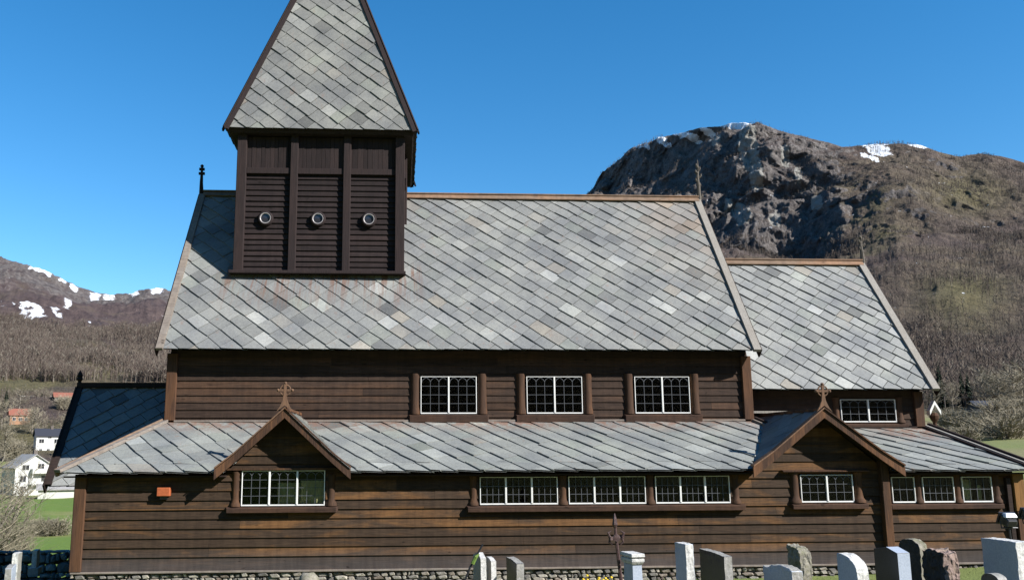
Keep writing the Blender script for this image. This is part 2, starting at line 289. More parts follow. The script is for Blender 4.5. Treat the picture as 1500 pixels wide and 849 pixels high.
# ------------------------------------------------------------------ mesh helpers
class MB:
    def __init__(s): s.v = []; s.f = []
    def add(s, vs, fs):
        k = len(s.v); s.v += [tuple(p) for p in vs]; s.f += [tuple(i+k for i in f) for f in fs]; return s
    def box(s, x0, x1, y0, y1, z0, z1):
        return s.add([(x0,y0,z0),(x1,y0,z0),(x1,y1,z0),(x0,y1,z0),(x0,y0,z1),(x1,y0,z1),(x1,y1,z1),(x0,y1,z1)],
                     [(3,2,1,0),(4,5,6,7),(0,1,5,4),(1,2,6,5),(2,3,7,6),(3,0,4,7)])
    def hexa(s, a, b):      # two quads bottom/top, same winding
        return s.add(list(a)+list(b), [(3,2,1,0),(4,5,6,7),(0,1,5,4),(1,2,6,5),(2,3,7,6),(3,0,4,7)])
    def prism(s, pts, off):  # polygon pts (3D), extruded by vector off
        k = len(pts); o = Vector(off); vs = [Vector(p) for p in pts] + [Vector(p)+o for p in pts]
        fs = [tuple(range(k))[::-1], tuple(range(k, 2*k))] + [(i, (i+1) % k, (i+1) % k+k, i+k) for i in range(k)]
        return s.add(vs, fs)
    def beam(s, p, q, w, h, up=(0,0,1)):   # rectangular beam from p to q
        p = Vector(p); q = Vector(q); d = (q-p).normalized(); sd_ = d.cross(Vector(up)).normalized(); u = sd_.cross(d)
        c = [(-w/2,-h/2),(w/2,-h/2),(w/2,h/2),(-w/2,h/2)]
        return s.hexa([p+sd_*a+u*b for a, b in c], [q+sd_*a+u*b for a, b in c])
    def tube(s, pts, rad, k=8, cap=True):
        pts = [Vector(p) for p in pts]; rings = []
        if not hasattr(rad, '__len__'): rad = [rad]*len(pts)
        vs = []; fs = []
        for i, p in enumerate(pts):
            d = (pts[min(i+1, len(pts)-1)]-pts[max(i-1, 0)]).normalized()
            a = d.orthogonal().normalized() if i == 0 else (a - d*a.dot(d)).normalized()
            b = d.cross(a)
            for j in range(k):
                t = 2*math.pi*j/k; vs.append(p+(a*math.cos(t)+b*math.sin(t))*rad[i])
        for i in range(len(pts)-1):
            for j in range(k): fs.append((i*k+j, i*k+(j+1) % k, (i+1)*k+(j+1) % k, (i+1)*k+j))
        if cap: fs += [tuple(range(k))[::-1], tuple(range((len(pts)-1)*k, len(pts)*k))]
        return s.add(vs, fs)
    def lathe(s, c, prof, k=12, a0=0, a1=2*math.pi, axis='z', cap=True):  # prof list (r,h)
        c = Vector(c); vs = []; fs = []
        full = abs(a1-a0-2*math.pi) < 1e-6; kk = k if full else k+1
        for r, h in prof:
            for j in range(kk):
                t = a0+(a1-a0)*j/k
                vs.append(c+(Vector((r*math.cos(t), r*math.sin(t), h)) if axis == 'z' else Vector((r*math.cos(t), h, r*math.sin(t)))))
        for i in range(len(prof)-1):
            for j in range(k): fs.append((i*kk+j, i*kk+(j+1) % kk, (i+1)*kk+(j+1) % kk, (i+1)*kk+j))
        if full and cap: fs += [tuple(range(kk))[::-1], tuple(range((len(prof)-1)*kk, len(prof)*kk))]
        return s.add(vs, fs)
    def build(s, name, mat, parent=None, smooth=False, bevel=0.0):
        me = bpy.data.meshes.new(name); me.from_pydata(s.v, [], s.f); me.update()
        bm = bmesh.new(); bm.from_mesh(me); bmesh.ops.recalc_face_normals(bm, faces=bm.faces)
        if bevel: bmesh.ops.bevel(bm, geom=bm.edges[:], offset=bevel, segments=1, affect='EDGES', clamp_overlap=True)
        bm.to_mesh(me); bm.free()
        me.materials.append(M[mat] if isinstance(mat, str) else mat)
        if smooth: me.polygons.foreach_set('use_smooth', [True]*len(me.polygons))
        return link(name, me, parent)
def link(name, me, parent=None, loc=None):
    o = bpy.data.objects.new(name, me); COL.objects.link(o)
    if parent is not None:
        o.parent = parent
        L = WL.get(parent.name, Vector((0, 0, 0)))
        o.location = -L if me is not None and loc is None else (Vector(loc or (0,0,0))-L)
        WL[o.name] = Vector(loc or (0, 0, 0))
    elif loc is not None: o.location = loc; WL[o.name] = Vector(loc)
    return o
WL = {}      # world location of each object's origin
def tag(o, label, cat, group=None, kind=None):
    if label: o['label'] = label
    if cat: o['category'] = cat
    if group: o['group'] = group
    if kind: o['kind'] = kind
    return o
def thing(name, label, cat, loc=(0,0,0), group=None):
    o = bpy.data.objects.new(name, None); COL.objects.link(o); o.location = loc; o.empty_display_size = 0.3
    WL[o.name] = Vector(loc); return tag(o, label, cat, group)

# ------------------------------------------------------------------ terrain
def interp(x, xs, ys): return float(np.interp(x, xs, ys))
def crest_y(px):
    return interp(px, [-800,-300,0,30,60,100,140,180,210,240,400,700,820,862,875,890,910,940,980,1010,1050,1090,1110,1140,1170,1200,1230,1260,1290,1320,1350,1380,1410,1440,1470,1500,1800,2600],
        [330,330,380,392,403,418,430,432,428,432,450,420,330,296,283,262,240,218,203,193,184,179,178,183,190,197,205,213,210,206,204,208,218,224,220,224,300,420])
def knots(px):
    """radius and elevation (tan) of the hillside along one azimuth"""
    wl = interp(px, [240, 860], [0, 1])
    R = interp(px, [240, 860, 880, 1000, 1120, 1250, 1500, 2000], [3000, 1900, 1780, 1520, 1390, 1370, 1480, 1600])
    rl = [300, 340, 400, 500, 700, 950, 3000, 3600]
    yl = [675, 655, 611, 578, 545, interp(px, [0, 100, 240], [486, 478, 462]), crest_y(px), crest_y(px)+30]
    cy = crest_y(px)
    cl = interp(px, [860, 900, 1050, 1180, 1260, 1330], [0.45, 0.8, 0.86, 0.86, 0.8, 0.76])
    yc = interp(px, [860, 1100, 1200, 1260, 1330, 1500], [330, 372, 385, 360, 340, 345])
    rr = [300, 350, 420, 540, 700, max(760, cl*R), R, 1.25*R]
    yr_ = [607, 592, 572, 540, 480, yc, cy, cy+25]
    y2 = [a*(1-wl)+b_*wl for a, b_ in zip(yl, yr_)]; r2 = [a*(1-wl)+b_*wl for a, b_ in zip(rl, rr)]
    y2[6] = cy; y2[7] = cy+28
    return r2, [EYE.z + r*tan_el(px, y) for r, y in zip(r2, y2)]
def zg(Y, x=0):
    b_ = interp(x, [-9, 11.3, 13], [-.24, -.24, -.04])
    return min(.85, interp(-Y, [0, 1.5, 7, 20], [b_, b_, .25, .85]))
def near_z(px, r, az):
    """ground height for r < 300"""
    back = -1 if math.cos(az) < 0.2 else 1
    zl = interp(r, [0, 6, 12, 20, 27, 35, 45, 60, 120, 200, 260, 300], [.85, .66, .40, -.3, -1.3, -2.0, -2.8, -3.9, -5.8, -6.6, -5.2, knots(px)[1][0]])
    zr = interp(r, [0, 6, 12, 20, 60, 150, 300], [.85, .66, .40, 0.02, .4, 3.2, knots(px)[1][0]])
    t = interp(px, [350, 1000], [0, 1]); z = zl*(1-t)+zr*t
    if back < 0: z = interp(r, [0, 20, 300], [.85, 1.2, knots(px)[1][0]])
    return z
def wrapa(a): return (a+math.pi) % (2*math.pi)-math.pi
def az_px(az):
    a = wrapa(az-YAW)
    if abs(a) > 1.15: a = 1.15*(1 if a > 0 else -1)
    return PPX+FPX*math.tan(a)*1.0
fine = [azim(p) for p in np.arange(-60, 250, 1.6)] + [azim(p) for p in np.arange(250, 850, 12)] + [azim(p) for p in np.arange(850, 1560, 1.6)]
fine.sort()
coarse = [fine[-1]+ (2*math.pi-(fine[-1]-fine[0]))*i/60 for i in range(1, 60)]
AZ = fine + coarse
def fb(x, y, z, o=6, H=0.9): return noise.fractal(Vector((x, y, z)), H, 2.1, o)
def rid(x, y, z, o=6): return noise.ridged_multi_fractal(Vector((x, y, z)), 0.8, 2.1, o, 1.0, 2.0)
# near ground
rad = [0.4, 2, 4, 6, 8, 10, 12, 13, 14, 15, 16, 17, 18, 18.5, 19, 19.5, 20, 21, 22, 25, 28, 31, 35, 40, 46, 53, 62, 75, 90, 110, 135, 165, 200, 235, 260, 280, 300]
vs = []; cov = []
AZg = AZ[::3]
for az in AZg:
    px = az_px(az)
    for r in rad:
        x, y = r*math.sin(az), EYE.y+r*math.cos(az)
        z = near_z(px, r, az)
        if r < 26: zz = zg(y, x); tt = interp(r, [21, 27], [1, 0]) if math.cos(az) > .2 else 0; z = z*(1-tt)+zz*tt
        if 26 < r < 290: z += fb(x*.03, y*.03, 0)*interp(r, [26, 120], [0.05, .8])
        vs.append((x, y, z))
        rough = interp(r, [40, 80, 260, 300], [0.35, 0.8, .95, 1]) if px > 500 else interp(r, [205, 250], [0, .85])
        cov.append((0, 0, rough*min(1, max(0, .85+fb(x*.02, y*.02, 5)*1.2)), 1))
nr = len(rad); na = len(AZg); fs = []
for i in range(na):
    for j in range(nr-1):
        k = (i+1) % na; fs.append((i*nr+j, k*nr+j, k*nr+j+1, i*nr+j+1))
me = bpy.data.meshes.new('ground'); me.from_pydata(vs+[(0, EYE.y, .85)], [], fs+[((i*nr), na*nr, ((i+1) % na)*nr) for i in range(na)])
ca = me.color_attributes.new('cover', 'FLOAT_COLOR', 'POINT')
for i, c in enumerate(cov+[(0,0,0,1)]): ca.data[i].color = c
me.materials.append(M['ground']); me.polygons.foreach_set('use_smooth', [True]*len(me.polygons))
tag(link('ground', me), None, None, kind='structure')

SNOW = [(1105,184,28,5),(1058,190,12,3.4),(1025,198,22,5),(985,210,16,4.4),(955,222,10,3),(1312,217,20,6),(1300,227,12,3),(1375,214,16,2.4),(1466,322,7,3),(1424,452,6,2.5),
        (40,400,12,3),(58,406,18,4.5),(80,417,7,3),(100,427,8,2.5),(132,435,9,3),(152,438,9,3),(185,432,12,2),(222,432,10,2),(10,464,16,4),(26,471,18,5),(46,474,16,4.5),(36,460,8,3),(72,464,9,4),(80,470,8,3),(92,455,6,2.2),(54,478,9,2.2),(8,486,7,2),(126,470,3,1.5)]
PALE = [(1116,222,14,26),(1126,262,9,26),(1100,322,12,13),(1082,312,7,10),(1172,235,6,12),(1214,302,8,10),(1150,330,8,10),(1065,208,8,10),(1190,262,5,12)]
def hill(name, azs, rows_t, label=None):
    vs = []; cov = []; pal = []; K = len(rows_t)
    for az in azs:
        px = az_px(az); rk, zk = knots(px); tk = np.linspace(0, 1, 8)
        bk = min(1, max(0, (abs(wrapa(az-YAW))-.95)/.6)); bk = bk*bk*(3-2*bk)
        for t in rows_t:
            r = interp(t, tk, rk); z = interp(t, tk, zk)
            if bk > 0: r = r*(1-bk)+bk*(300+1300*t); z = z*(1-bk)+bk*(zk[0]+(r-300)*.40*(1+.12*math.sin(az*7)+.08*math.sin(az*17)))  # behind the camera the slope is raised to cut low sky fill
            x, y = r*math.sin(az), EYE.y+r*math.cos(az)
            dd = Vector((x, y-EYE.y, z-EYE.z)); py = PPY-FPX*dd.dot(AU)/max(1, dd.dot(AF)) if abs(az-YAW) < 1 else 999
            far = px < 600
            amp = interp(t, [0, .05, .3, .6, .84, .857, .9, 1], [0, .3, 2, 6, 9, 3, 1, 0])*(2.2 if far else 1)
            cliff = 0.0
            if not far:
                cliff = interp(t, [.66, .72, .857], [0, 1, 1])*interp(px, [860, 880, 1230, 1330], [1, 1, 1, .35])
                if t > .857: cliff = 0
            s = .005
            q = fb(x*s, y*s, z*s*1.3)
            dz = q*amp*1.5 + fb(x*.03, y*.03, z*.03+7)*amp*.35
            if far:
                g = interp(t, [.7, .76, .84, .857], [0, 1, 1, 0.2])
                dz += (rid(x*.0018+3, y*.0018, z*.002)-1)*38*g*interp(t, [.8, .857], [1, .1])
                dr = fb(x*.004, y*.004, z*.004+9)*60*g
            else:
                g = interp(t, [.30, .5, .714, .85, .857], [0, .5, 1, 1, .25])
                v1 = rid(x*.0075, y*.0075, z*.0042+1, 8)-1.1          # vertical ribs and gullies
                v2 = rid((x*.6+z*.8)*.011, y*.009, (z-x*.5)*.003+4, 6)-1.1  # raking ribs
                k2 = interp(px, [1180, 1300], [0, 1])
                dr = -(v1*(1-k2)*24+v2*k2*10)*g*(.3+.7*cliff) - fb(x*.03, y*.03, z*.03)*(7+6*cliff)*g - fb(x*.004+5, y*.004, z*.004)*45*g*(1-k2)
                dz += fb(x*.02, y*.02, z*.03)*7*g*interp(t, [.85, .857], [1, 0])
            if t > .857: dr = 0; dz = dz*interp(t, [.857, .95], [.3, 1])
            if abs(t-.857) < .004: dz = fb(x*.02, y*.02, 3)*(5 if far else 2.4)
            nx, ny = math.sin(az), math.cos(az)
            vs.append((x+dr*nx, y+dr*ny, z+dz))
            # cover: R snow G green B rock
            sn = 0.0
            for sx_, sy_, a_, b_ in SNOW:
                e = ((px-sx_)/a_)**2+((py-sy_-(px-sx_)*.12)/b_)**2
                if e < 4: sn = max(sn, (.9 if px < 600 else 1.15)-e*.55)
            pl = 0.0
            for sx_, sy_, a_, b_ in PALE:
                e = ((px-sx_)/a_)**2+((py-sy_)/b_)**2
                if e < 4: pl = max(pl, 1.2-e*.5)
            pal.append(pl)
            if far:
                gr = interp(t, [0, .43, .52, .60, .66], [.95, .95, .9, .5, 0])
                gr *= min(1, max(0, .85+fb(x*.01, y*.01, 2)*1.2))
                rk_ = interp(t, [.70, .76], [.05, .8])
            else:
                gr = interp(t, [0, .1, .3, .45], [.8, .6, .3, .12])+ .9*math.exp(-((px-1265)/75)**2-((py-325)/55)**2)*max(0, fb(x*.02, y*.02, 8)+.3) \
                    + .8*math.exp(-((px-1420)/70)**2-((py-440)/45)**2) + .7*math.exp(-((px-1440)/60)**2-((py-280)/30)**2) + .35*max(0, fb(x*.008, y*.008, 12))
                rk_ = interp(t, [.45, .62, .72, .857], [.05, .10, .22, .20]) + .52*cliff*interp(px, [860, 1250, 1300], [1, 1, .1])
                rk_ += .35*max(0, fb(x*.006, y*.006, z*.01))
            cov.append((sn, min(1, max(0, gr)), min(1, max(0, rk_)), 1))
    fs = []; na = len(azs)
    for i in range(na-1):
        for j in range(K-1): fs.append((i*K+j, (i+1)*K+j, (i+1)*K+j+1, i*K+j+1))
    me = bpy.data.meshes.new(name); me.from_pydata(vs, [], fs)
    ca = me.color_attributes.new('cover', 'FLOAT_COLOR', 'POINT')
    ca.data.foreach_set('color', [c for q in cov for c in q])
    pa_ = me.attributes.new('pale', 'FLOAT', 'POINT'); pa_.data.foreach_set('value', pal)
    me.materials.append(M['mountain']); me.polygons.foreach_set('use_smooth', [True]*len(me.polygons))
    tag(link(name, me), None, None, kind='structure')
    return np.array(vs).reshape(na, K, 3)
mid = azim(500)
rows = list(np.linspace(0, .43, 40))+list(np.linspace(.44, .7, 50))+list(np.linspace(.703, .857, 150))+[.87, .9, .95, 1.0]
rows_l = list(np.linspace(0, .43, 34))+list(np.linspace(.44, .7, 40))+list(np.linspace(.703, .857, 90))+[.87, .9, .95, 1.0]
G_left = hill('far_mountain', [a for a in fine if a <= mid+.03], rows_l)
G_right = hill('mountain', [a for a in fine if a >= mid-.0], rows)
rows_b = list(np.linspace(0, .857, 24))+[.9, 1.0]
hill('sky_blocking_hills', [fine[-1]]+coarse+[fine[0]+2*math.pi], rows_b)  # unseen hills behind the camera, shaped to block sky light near the horizon

# ------------------------------------------------------------------ church helpers
def siding(mb, x0, x1, z0, z1, Y, pitch, lip, holes=(), cut=None, split=True, T=None):
    """lapped horizontal boards on the plane y=Y facing -y; holes = (xa,xb,za,zb)"""
    z = z0
    while z < z1-0.01:
        zt = min(z+pitch*(1+random.uniform(-.07, .07)), z1)
        brk = sorted({z, zt} | {h for H in holes for h in H[2:] if z+.004 < h < zt-.004})
        cuts = [x0]
        while split and x1-cuts[-1] > 3.2: cuts.append(cuts[-1]+random.uniform(2.6, 5.5))
        if split and len(cuts) > 1: cuts = [cuts[0]]+[c for c in cuts[1:] if c < x1-.5]
        cuts.append(x1); jit = random.uniform(-.004, .004)
        for a, b_ in zip(brk, brk[1:]):
            ya = Y-.004-(lip+jit)*(zt-a)/(zt-z); yb = Y-.004-(lip+jit)*(zt-b_)/(zt-z)
            iv = [(c, d-.003) for c, d in zip(cuts, cuts[1:])]
            for H in holes:
                if H[2] < b_-.004 and H[3] > a+.004:
                    niv = []
                    for c, d in iv:
                        if H[1] <= c or H[0] >= d: niv.append((c, d)); continue
                        if H[0] > c: niv.append((c, H[0]))
                        if H[1] < d: niv.append((H[1], d))
                    iv = niv
            for c, d in iv:
                if d-c < .01: continue
                q = [(c, ya, a), (d, ya, a), (d, Y+.02, a), (c, Y+.02, a), (c, yb, b_), (d, yb, b_), (d, Y+.02, b_), (c, Y+.02, b_)]
                if cut:
                    q2 = []
                    for (X, y_, Z) in q: q2.append((min(max(X, cut(Z)[0]), cut(Z)[1]), y_, Z))
                    q = q2
                    if q[1][0]-q[0][0] < .01: continue
                if T: q = [T @ Vector(p) for p in q]
                mb.add(q, [(3,2,1,0),(4,5,6,7),(0,1,5,4),(1,2,6,5),(2,3,7,6),(3,0,4,7)])
        z = zt

def slates(faces, theta, cw=0.36, sl=0.43, th=0.032, mirror=False, seed=1, lift=0.040, org=None):
    """real slates laid in diagonal courses on each polygon (eave edge first)"""
    rnd = random.Random(seed); V_, F_ = [], []
    for P in faces:
        P = [Vector(p) for p in P]; eu = (P[1]-P[0]).normalized(); nn = (P[1]-P[0]).cross(P[-1]-P[0]).normalized(); ev = nn.cross(eu)
        O = Vector(org) if org else P[0]
        uv = [((p-O).dot(eu), (p-O).dot(ev)) for p in P]
        s = -1 if mirror else 1
        ct, st = math.cos(theta), math.sin(theta)
        a = (s*ct, -st); b_ = (-s*st, -ct)
        pa = [u*a[0]+v*a[1] for u, v in uv]; pb = [u*b_[0]+v*b_[1] for u, v in uv]
        bm = bmesh.new()
        i = math.floor(min(pb)/cw)-1
        while i*cw < max(pb)+cw:
            rnd = random.Random(seed*7919+i)
            t = -14-rnd.uniform(0, sl); dcw = rnd.uniform(-.012, .012)
            while t < max(pa)+sl:
                L = sl*rnd.uniform(.82, 1.2)
                if t < min(pa)-2*sl: t += L; [rnd.random() for _ in range(5)]; continue
                b0 = i*cw-.05; b1 = (i+1)*cw+dcw; g = .0068
                hl = lift+rnd.uniform(-.010, .012); hu = .012+rnd.uniform(-.003, .004); dl = rnd.uniform(-.016, .016); dr = rnd.uniform(-.016, .016)
                if rnd.random() < .025: dl += .035; dr += .03
                cs = [(t+g, b0, hu), (t+L-g, b0, hu), (t+L-g, b1+dr, hl+rnd.uniform(-.004, .004)), (t+g, b1+dl, hl)]
                top = []; bot = []
                for A_, B_, h in cs:
                    p = O+eu*(A_*a[0]+B_*b_[0])+ev*(A_*a[1]+B_*b_[1]); top.append(p+nn*h); bot.append(p+nn*(h-th))
                q = [bm.verts.new(p) for p in bot+top]
                for f in [(3,2,1,0),(4,5,6,7),(0,1,5,4),(1,2,6,5),(2,3,7,6),(3,0,4,7)]: bm.faces.new([q[k] for k in f])
                t += L
            i += 1
        k = len(P)
        for j in range(k):
            p, q = P[j], P[(j+1) % k]
            if (q-p).length < 1e-4: continue
            out_ = (q-p).cross(nn).normalized()
            bmesh.ops.bisect_plane(bm, geom=bm.verts[:]+bm.edges[:]+bm.faces[:], plane_co=p, plane_no=out_, clear_outer=True)
        bmesh.ops.recalc_face_normals(bm, faces=bm.faces)
        bm.verts.index_update(); o_ = len(V_)
        V_ += [tuple(v.co) for v in bm.verts]; F_ += [tuple(v.index+o_ for v in f.verts) for f in bm.faces]
        bm.free()
    mb = MB(); mb.v = V_; mb.f = F_; return mb
def deck(faces, t=0.05, mb=None):
    mb = mb or MB()
    for P in faces:
        P = [Vector(p) for p in P]; nn = (P[1]-P[0]).cross(P[-1]-P[0]).normalized()
        mb.prism([p-nn*.004 for p in P], -nn*t)
    return mb
def roof(name, faces, theta, mat, parent, seed=1, mirror=False, extra=None, **kw):
    mb = slates(faces, theta, mirror=mirror, seed=seed, **kw)
    if extra:
        m2 = slates(extra, theta, seed=seed+1, cw=kw.get('cw', .36), sl=kw.get('sl', .43)); mb.add(m2.v, m2.f); faces = faces+extra
    o = mb.build(name, mat, parent)
    fd = []
    for P in faces:
        P = [Vector(p) for p in P]
        d0, d1 = (P[-1]-P[0]), (P[2]-P[1])
        fd.append([P[0]+d0*min(.3, .13/max(.01, d0.length)), P[1]+d1*min(.3, .13/max(.01, d1.length))]+P[2:])
    deck(fd).build('roof_deck', 'dark_wood', o)
    return o

CH = thing('stave_church', 'long dark brown timber stave church with slate roofs and a square steeple tower', 'church', (1.2, 0, 0))
RY = 5.82   # ridge line

# foundation and drip board
def rubble(mb, x0, x1, z0, z1, Y, size, rnd, depth=.12, axis='x'):
    z = z0
    while z < z1-.03:
        h = min(size*rnd.uniform(.5, 1.3), z1-z); x = x0+rnd.uniform(-.1, .1)
        while x < x1:
            wd = size*rnd.uniform(.45, 2.4); c = Vector((x+wd/2, Y+rnd.uniform(-.03, .03), z+h/2+rnd.uniform(-.2, .2)*h)); hh_ = h; h = h*rnd.uniform(.8, 1.25); bm = bmesh.new()
            bmesh.ops.create_icosphere(bm, subdivisions=1, radius=1)
            s_ = rnd.random()*50
            pts = []
            for v in bm.verts:
                k = 1+.28*noise.noise(v.co*1.3+Vector((s_, 0, 0)))
                d = v.co*k; d = Vector([math.copysign(abs(q)**.7, q) for q in d])
                p = Vector((d.x*wd*.53, d.y*depth, d.z*h*.56))
                if axis == 'y': p = Vector((p.y, p.x, p.z))
                pts.append(c+p)
            bm.verts.index_update()
            mb.add(pts, [tuple(v.index for v in f.verts) for f in bm.faces]); bm.free(); x += wd; h = hh_
        z += h
rnd = random.Random(3); mb = MB()
rubble(mb, -6.75, 14.0, -.42, .015, .06, .12, rnd)
mb.build('foundation', 'rubble', CH)
o = MB().box(-6.75, 13.95, .07, 11.6, -1.6, .02).build('foundation_core', 'mortar', CH)
MB().box(-6.84, 13.98, -.075, .06, .022, .062).build('drip_board', 'weathered_wood', CH, bevel=.006)

# --- window table: (x0,x1,z0,z1,Y,lights,cols,rows,arches)
WIN = [(-3.37,-1.60,1.38,2.12,0,3,3,4,True), (1.74,3.44,1.37,1.96,0,3,4,3,False), (3.68,5.38,1.37,1.96,0,3,4,3,False), (5.60,7.26,1.37,1.96,0,3,4,3,False),
       (8.86,10.05,1.37,1.97,0,2,3,3,True), (10.93,11.46,1.35,1.91,0,1,3,2,False), (11.64,12.36,1.35,1.91,0,1,5,3,False), (12.55,13.24,1.35,1.91,0,1,4,2,False)]
NWIN = [(.51,1.90,3.42,4.34,2.5,2,3,4,True),(3.15,4.55,3.42,4.34,2.5,2,3,4,True),(5.88,7.28,3.42,4.34,2.5,2,3,4,True)]
CWIN = [(11.45,12.92,3.21,3.80,3.1,2,3,3,True)]
def hole(W, d=.02): return (W[0]-d, W[1]+d, W[2]-d, W[3]+d)
# aisle wall with both gables
mb = MB()
siding(mb, -6.82, 13.72, .06, .34, 0, .29, .022, split=False)
siding(mb, -6.82, 13.72, .343, 2.06, 0, .190, .034, [hole(w_) for w_ in WIN])
siding(mb, -3.75, -1.2, 2.07, 3.25, 0, .185, .030, [hole(WIN[0])], cut=lambda z: (-2.45-(3.30-z)*1.04, -2.45+(3.30-z)*1.04), split=False)
siding(mb, 7.7, 11.0, 2.07, 3.25, 0, .185, .030, [], cut=lambda z: (9.33-(3.28-z)*1.25, 9.33+(3.28-z)*1.25), split=False)
mb.build('aisle_wall', 'aisle_boards', CH)
# west, north and east aisle walls
Tw = Matrix.Translation((-6.82, 0, 0)) @ Matrix.Rotation(-math.pi/2, 4, 'Z')
mb = MB(); siding(mb, -11.64, 0, .06, 2.1, 0, .25, .03, T=Matrix.Translation((-6.80, 0, 0)) @ Matrix.Rotation(-math.pi/2, 4, 'Z'))
siding(mb, 0, 11.64, .06, 2.1, 0, .25, .03, T=Matrix.Translation((13.78, 0, 0)) @ Matrix.Rotation(math.pi/2, 4, 'Z'))
siding(mb, -13.78, 6.8, .06, 2.1, 0, .25, .03, T=Matrix.Translation((0, 11.64, 0)) @ Matrix.Rotation(math.pi, 4, 'Z'))
mb.build('end_wall', 'aisle_boards', CH)
# nave walls
mb = MB()
siding(mb, -5.62, 8.80, 3.16, 4.99, 2.5, .182, .026, [hole(w_) for w_ in NWIN])
siding(mb, -8.80, 5.62, 3.16, 4.99, 0, .19, .026, T=Matrix.Translation((0, 9.14, 0)) @ Matrix.Rotation(math.pi, 4, 'Z'))
for X, a in ((-5.62, -math.pi/2), (8.80, math.pi/2)):
    lo, hi = (-9.14, -2.5) if a < 0 else (2.5, 9.14); c_ = (lo+hi)/2
    T = Matrix.Translation((X, 0, 0)) @ Matrix.Rotation(a, 4, 'Z')
    siding(mb, lo, hi, 3.0, 9.6, 0, .19, .026, cut=lambda z, c_=c_: (c_-min(3.32, (9.75-z)*.80), c_+min(3.32, (9.75-z)*.80)), split=False, T=T)
mb.build('nave_wall', 'nave_boards', CH)
# chancel walls
mb = MB()
siding(mb, 8.8, 13.62, 2.95, 4.06, 3.1, .182, .026, [hole(w_) for w_ in CWIN])
siding(mb, -13.62, -8.8, 2.95, 4.06, 0, .19, .026, T=Matrix.Translation((0, 8.54, 0)) @ Matrix.Rotation(math.pi, 4, 'Z'))
siding(mb, 3.1, 8.54, 2.3, 7.8, 0, .19, .026, cut=lambda z: (RY-min(2.72, (7.95-z)*.70), RY+min(2.72, (7.95-z)*.70)), split=False, T=Matrix.Translation((13.62, 0, 0)) @ Matrix.Rotation(math.pi/2, 4, 'Z'))
mb.build('chancel_wall', 'nave_boards', CH)
# inner dark lining behind the nave and chancel so that the inside is a room
MB().box(-5.5, 8.7, 8.9, 8.98, 0, 5).box(-6.6, 13.6, .3, 11.5, .02, .06).build('interior', 'dark_wood', CH)

# posts
def post(x0, x1, y0, y1, z0, z1, mat='post_wood'):
    MB().box(x0, x1, y0, y1, z0, z1).build('corner_post', mat, CH, bevel=.012)
post(-6.86, -6.62, -.085, .12, .064, 2.06); post(-5.70, -5.45, 2.40, 2.62, 3.17, 4.90); post(8.64, 8.88, 2.40, 2.62, 3.0, 4.86)
post(13.42, 13.66, 3.0, 3.2, 3.0, 4.0); post(10.66, 10.84, -.16, .04, .064, 2.28, 'casing_wood')
post(13.55, 13.66, -.10, .06, .064, 1.88, 'dark_wood'); post(13.70, 13.95, -.13, .10, 1.15, 1.98, 'ochre_wood'); post(13.72, 13.92, -.12, .08, .064, 1.146)

# windows ------------------------------------------------------------
def window(W, curtain=None, framed='white_paint'):
    x0, x1, z0, z1, Y, L, cols, rows, arch = W
    fw = .018; yf0, yf1 = Y-.062, Y-.012
    mb = MB(); mb.box(x0, x0+fw, yf0, yf1, z0, z1).box(x1-fw, x1, yf0, yf1, z0, z1)
    mb.box(x0+fw, x1-fw, yf0+.002, yf1-.002, z0, z0+fw+.012).box(x0+fw, x1-fw, yf0+.002, yf1-.002, z1-fw*.8, z1)
    xs = [x0+(x1-x0)*i/L for i in range(L+1)]
    for x in xs[1:-1]: mb.box(x-.019, x+.019, yf0-.012, yf1-.004, z0+fw+.008, z1-fw*.8)
    wo = mb.build('window', framed, CH, bevel=.003)
    lead = MB(); yl = Y-.040; r = .0045
    for a, b_ in zip(xs, xs[1:]):
        a += .03; b_ -= .03; za, zb = z0+.04, z1-.026; cwid = (b_-a)/cols
        zr = [za+(zb-za)*k/rows for k in range(rows+1)]
        spring = zr[-2]+(zb-zr[-2])*.42
        for k in range(1, rows): lead.box(a, b_, yl-.006, yl+.006, zr[k]-r, zr[k]+r)
        for k in range(1, cols): lead.box(a+k*cwid-r, a+k*cwid+r, yl-.005, yl+.005, za, spring if arch else zb)
        if arch:
            for k in range(cols):
                c0, c1 = a+k*cwid, a+(k+1)*cwid; m_ = (c0+c1)/2
                for s0, s1 in ((c0, m_), (c1, m_)):
                    pts = []
                    for t in np.linspace(0, 1, 6):
                        pts.append((s0+(s1-s0)*(1-math.cos(t*math.pi/3))*2, yl, spring+(zb-spring)*math.sin(t*math.pi/3)/.866*.97))
                    for p, q in zip(pts, pts[1:]): lead.beam(p, q, .010, .010, (0, 1, 0))
    lead.build('window_leading', 'lead', wo)
    MB().box(x0+.01, x1-.01, Y-.030, Y-.026, z0+.01, z1-.01).build('window_pane', 'glass', wo)
    if curtain:
        cb = MB()
        for (a, b_, za, zb) in curtain:
            k = 14; pts = []
            for i in range(k+1):
                x = a+(b_-a)*i/k; y = Y+.10+.018*math.sin(i*1.9)
                pts += [(x, y, za), (x, y, zb)]
            cb.add(pts, [(2*i, 2*i+2, 2*i+3, 2*i+1) for i in range(k)])
        co = cb.build('curtain', 'curtain', wo, smooth=True); co['label'] = 'pale olive curtain behind the glass'
    return wo
CUR = {0: [(-2.62, -2.15, 1.42, 1.86), (-2.13, -1.64, 1.42, 1.90)], 7: [(12.63, 12.86, 1.38, 1.84), (12.99, 13.08, 1.38, 1.72)]}
for i, W in enumerate(WIN): window(W, CUR.get(i), 'white_paint')
for W in NWIN+CWIN: window(W)
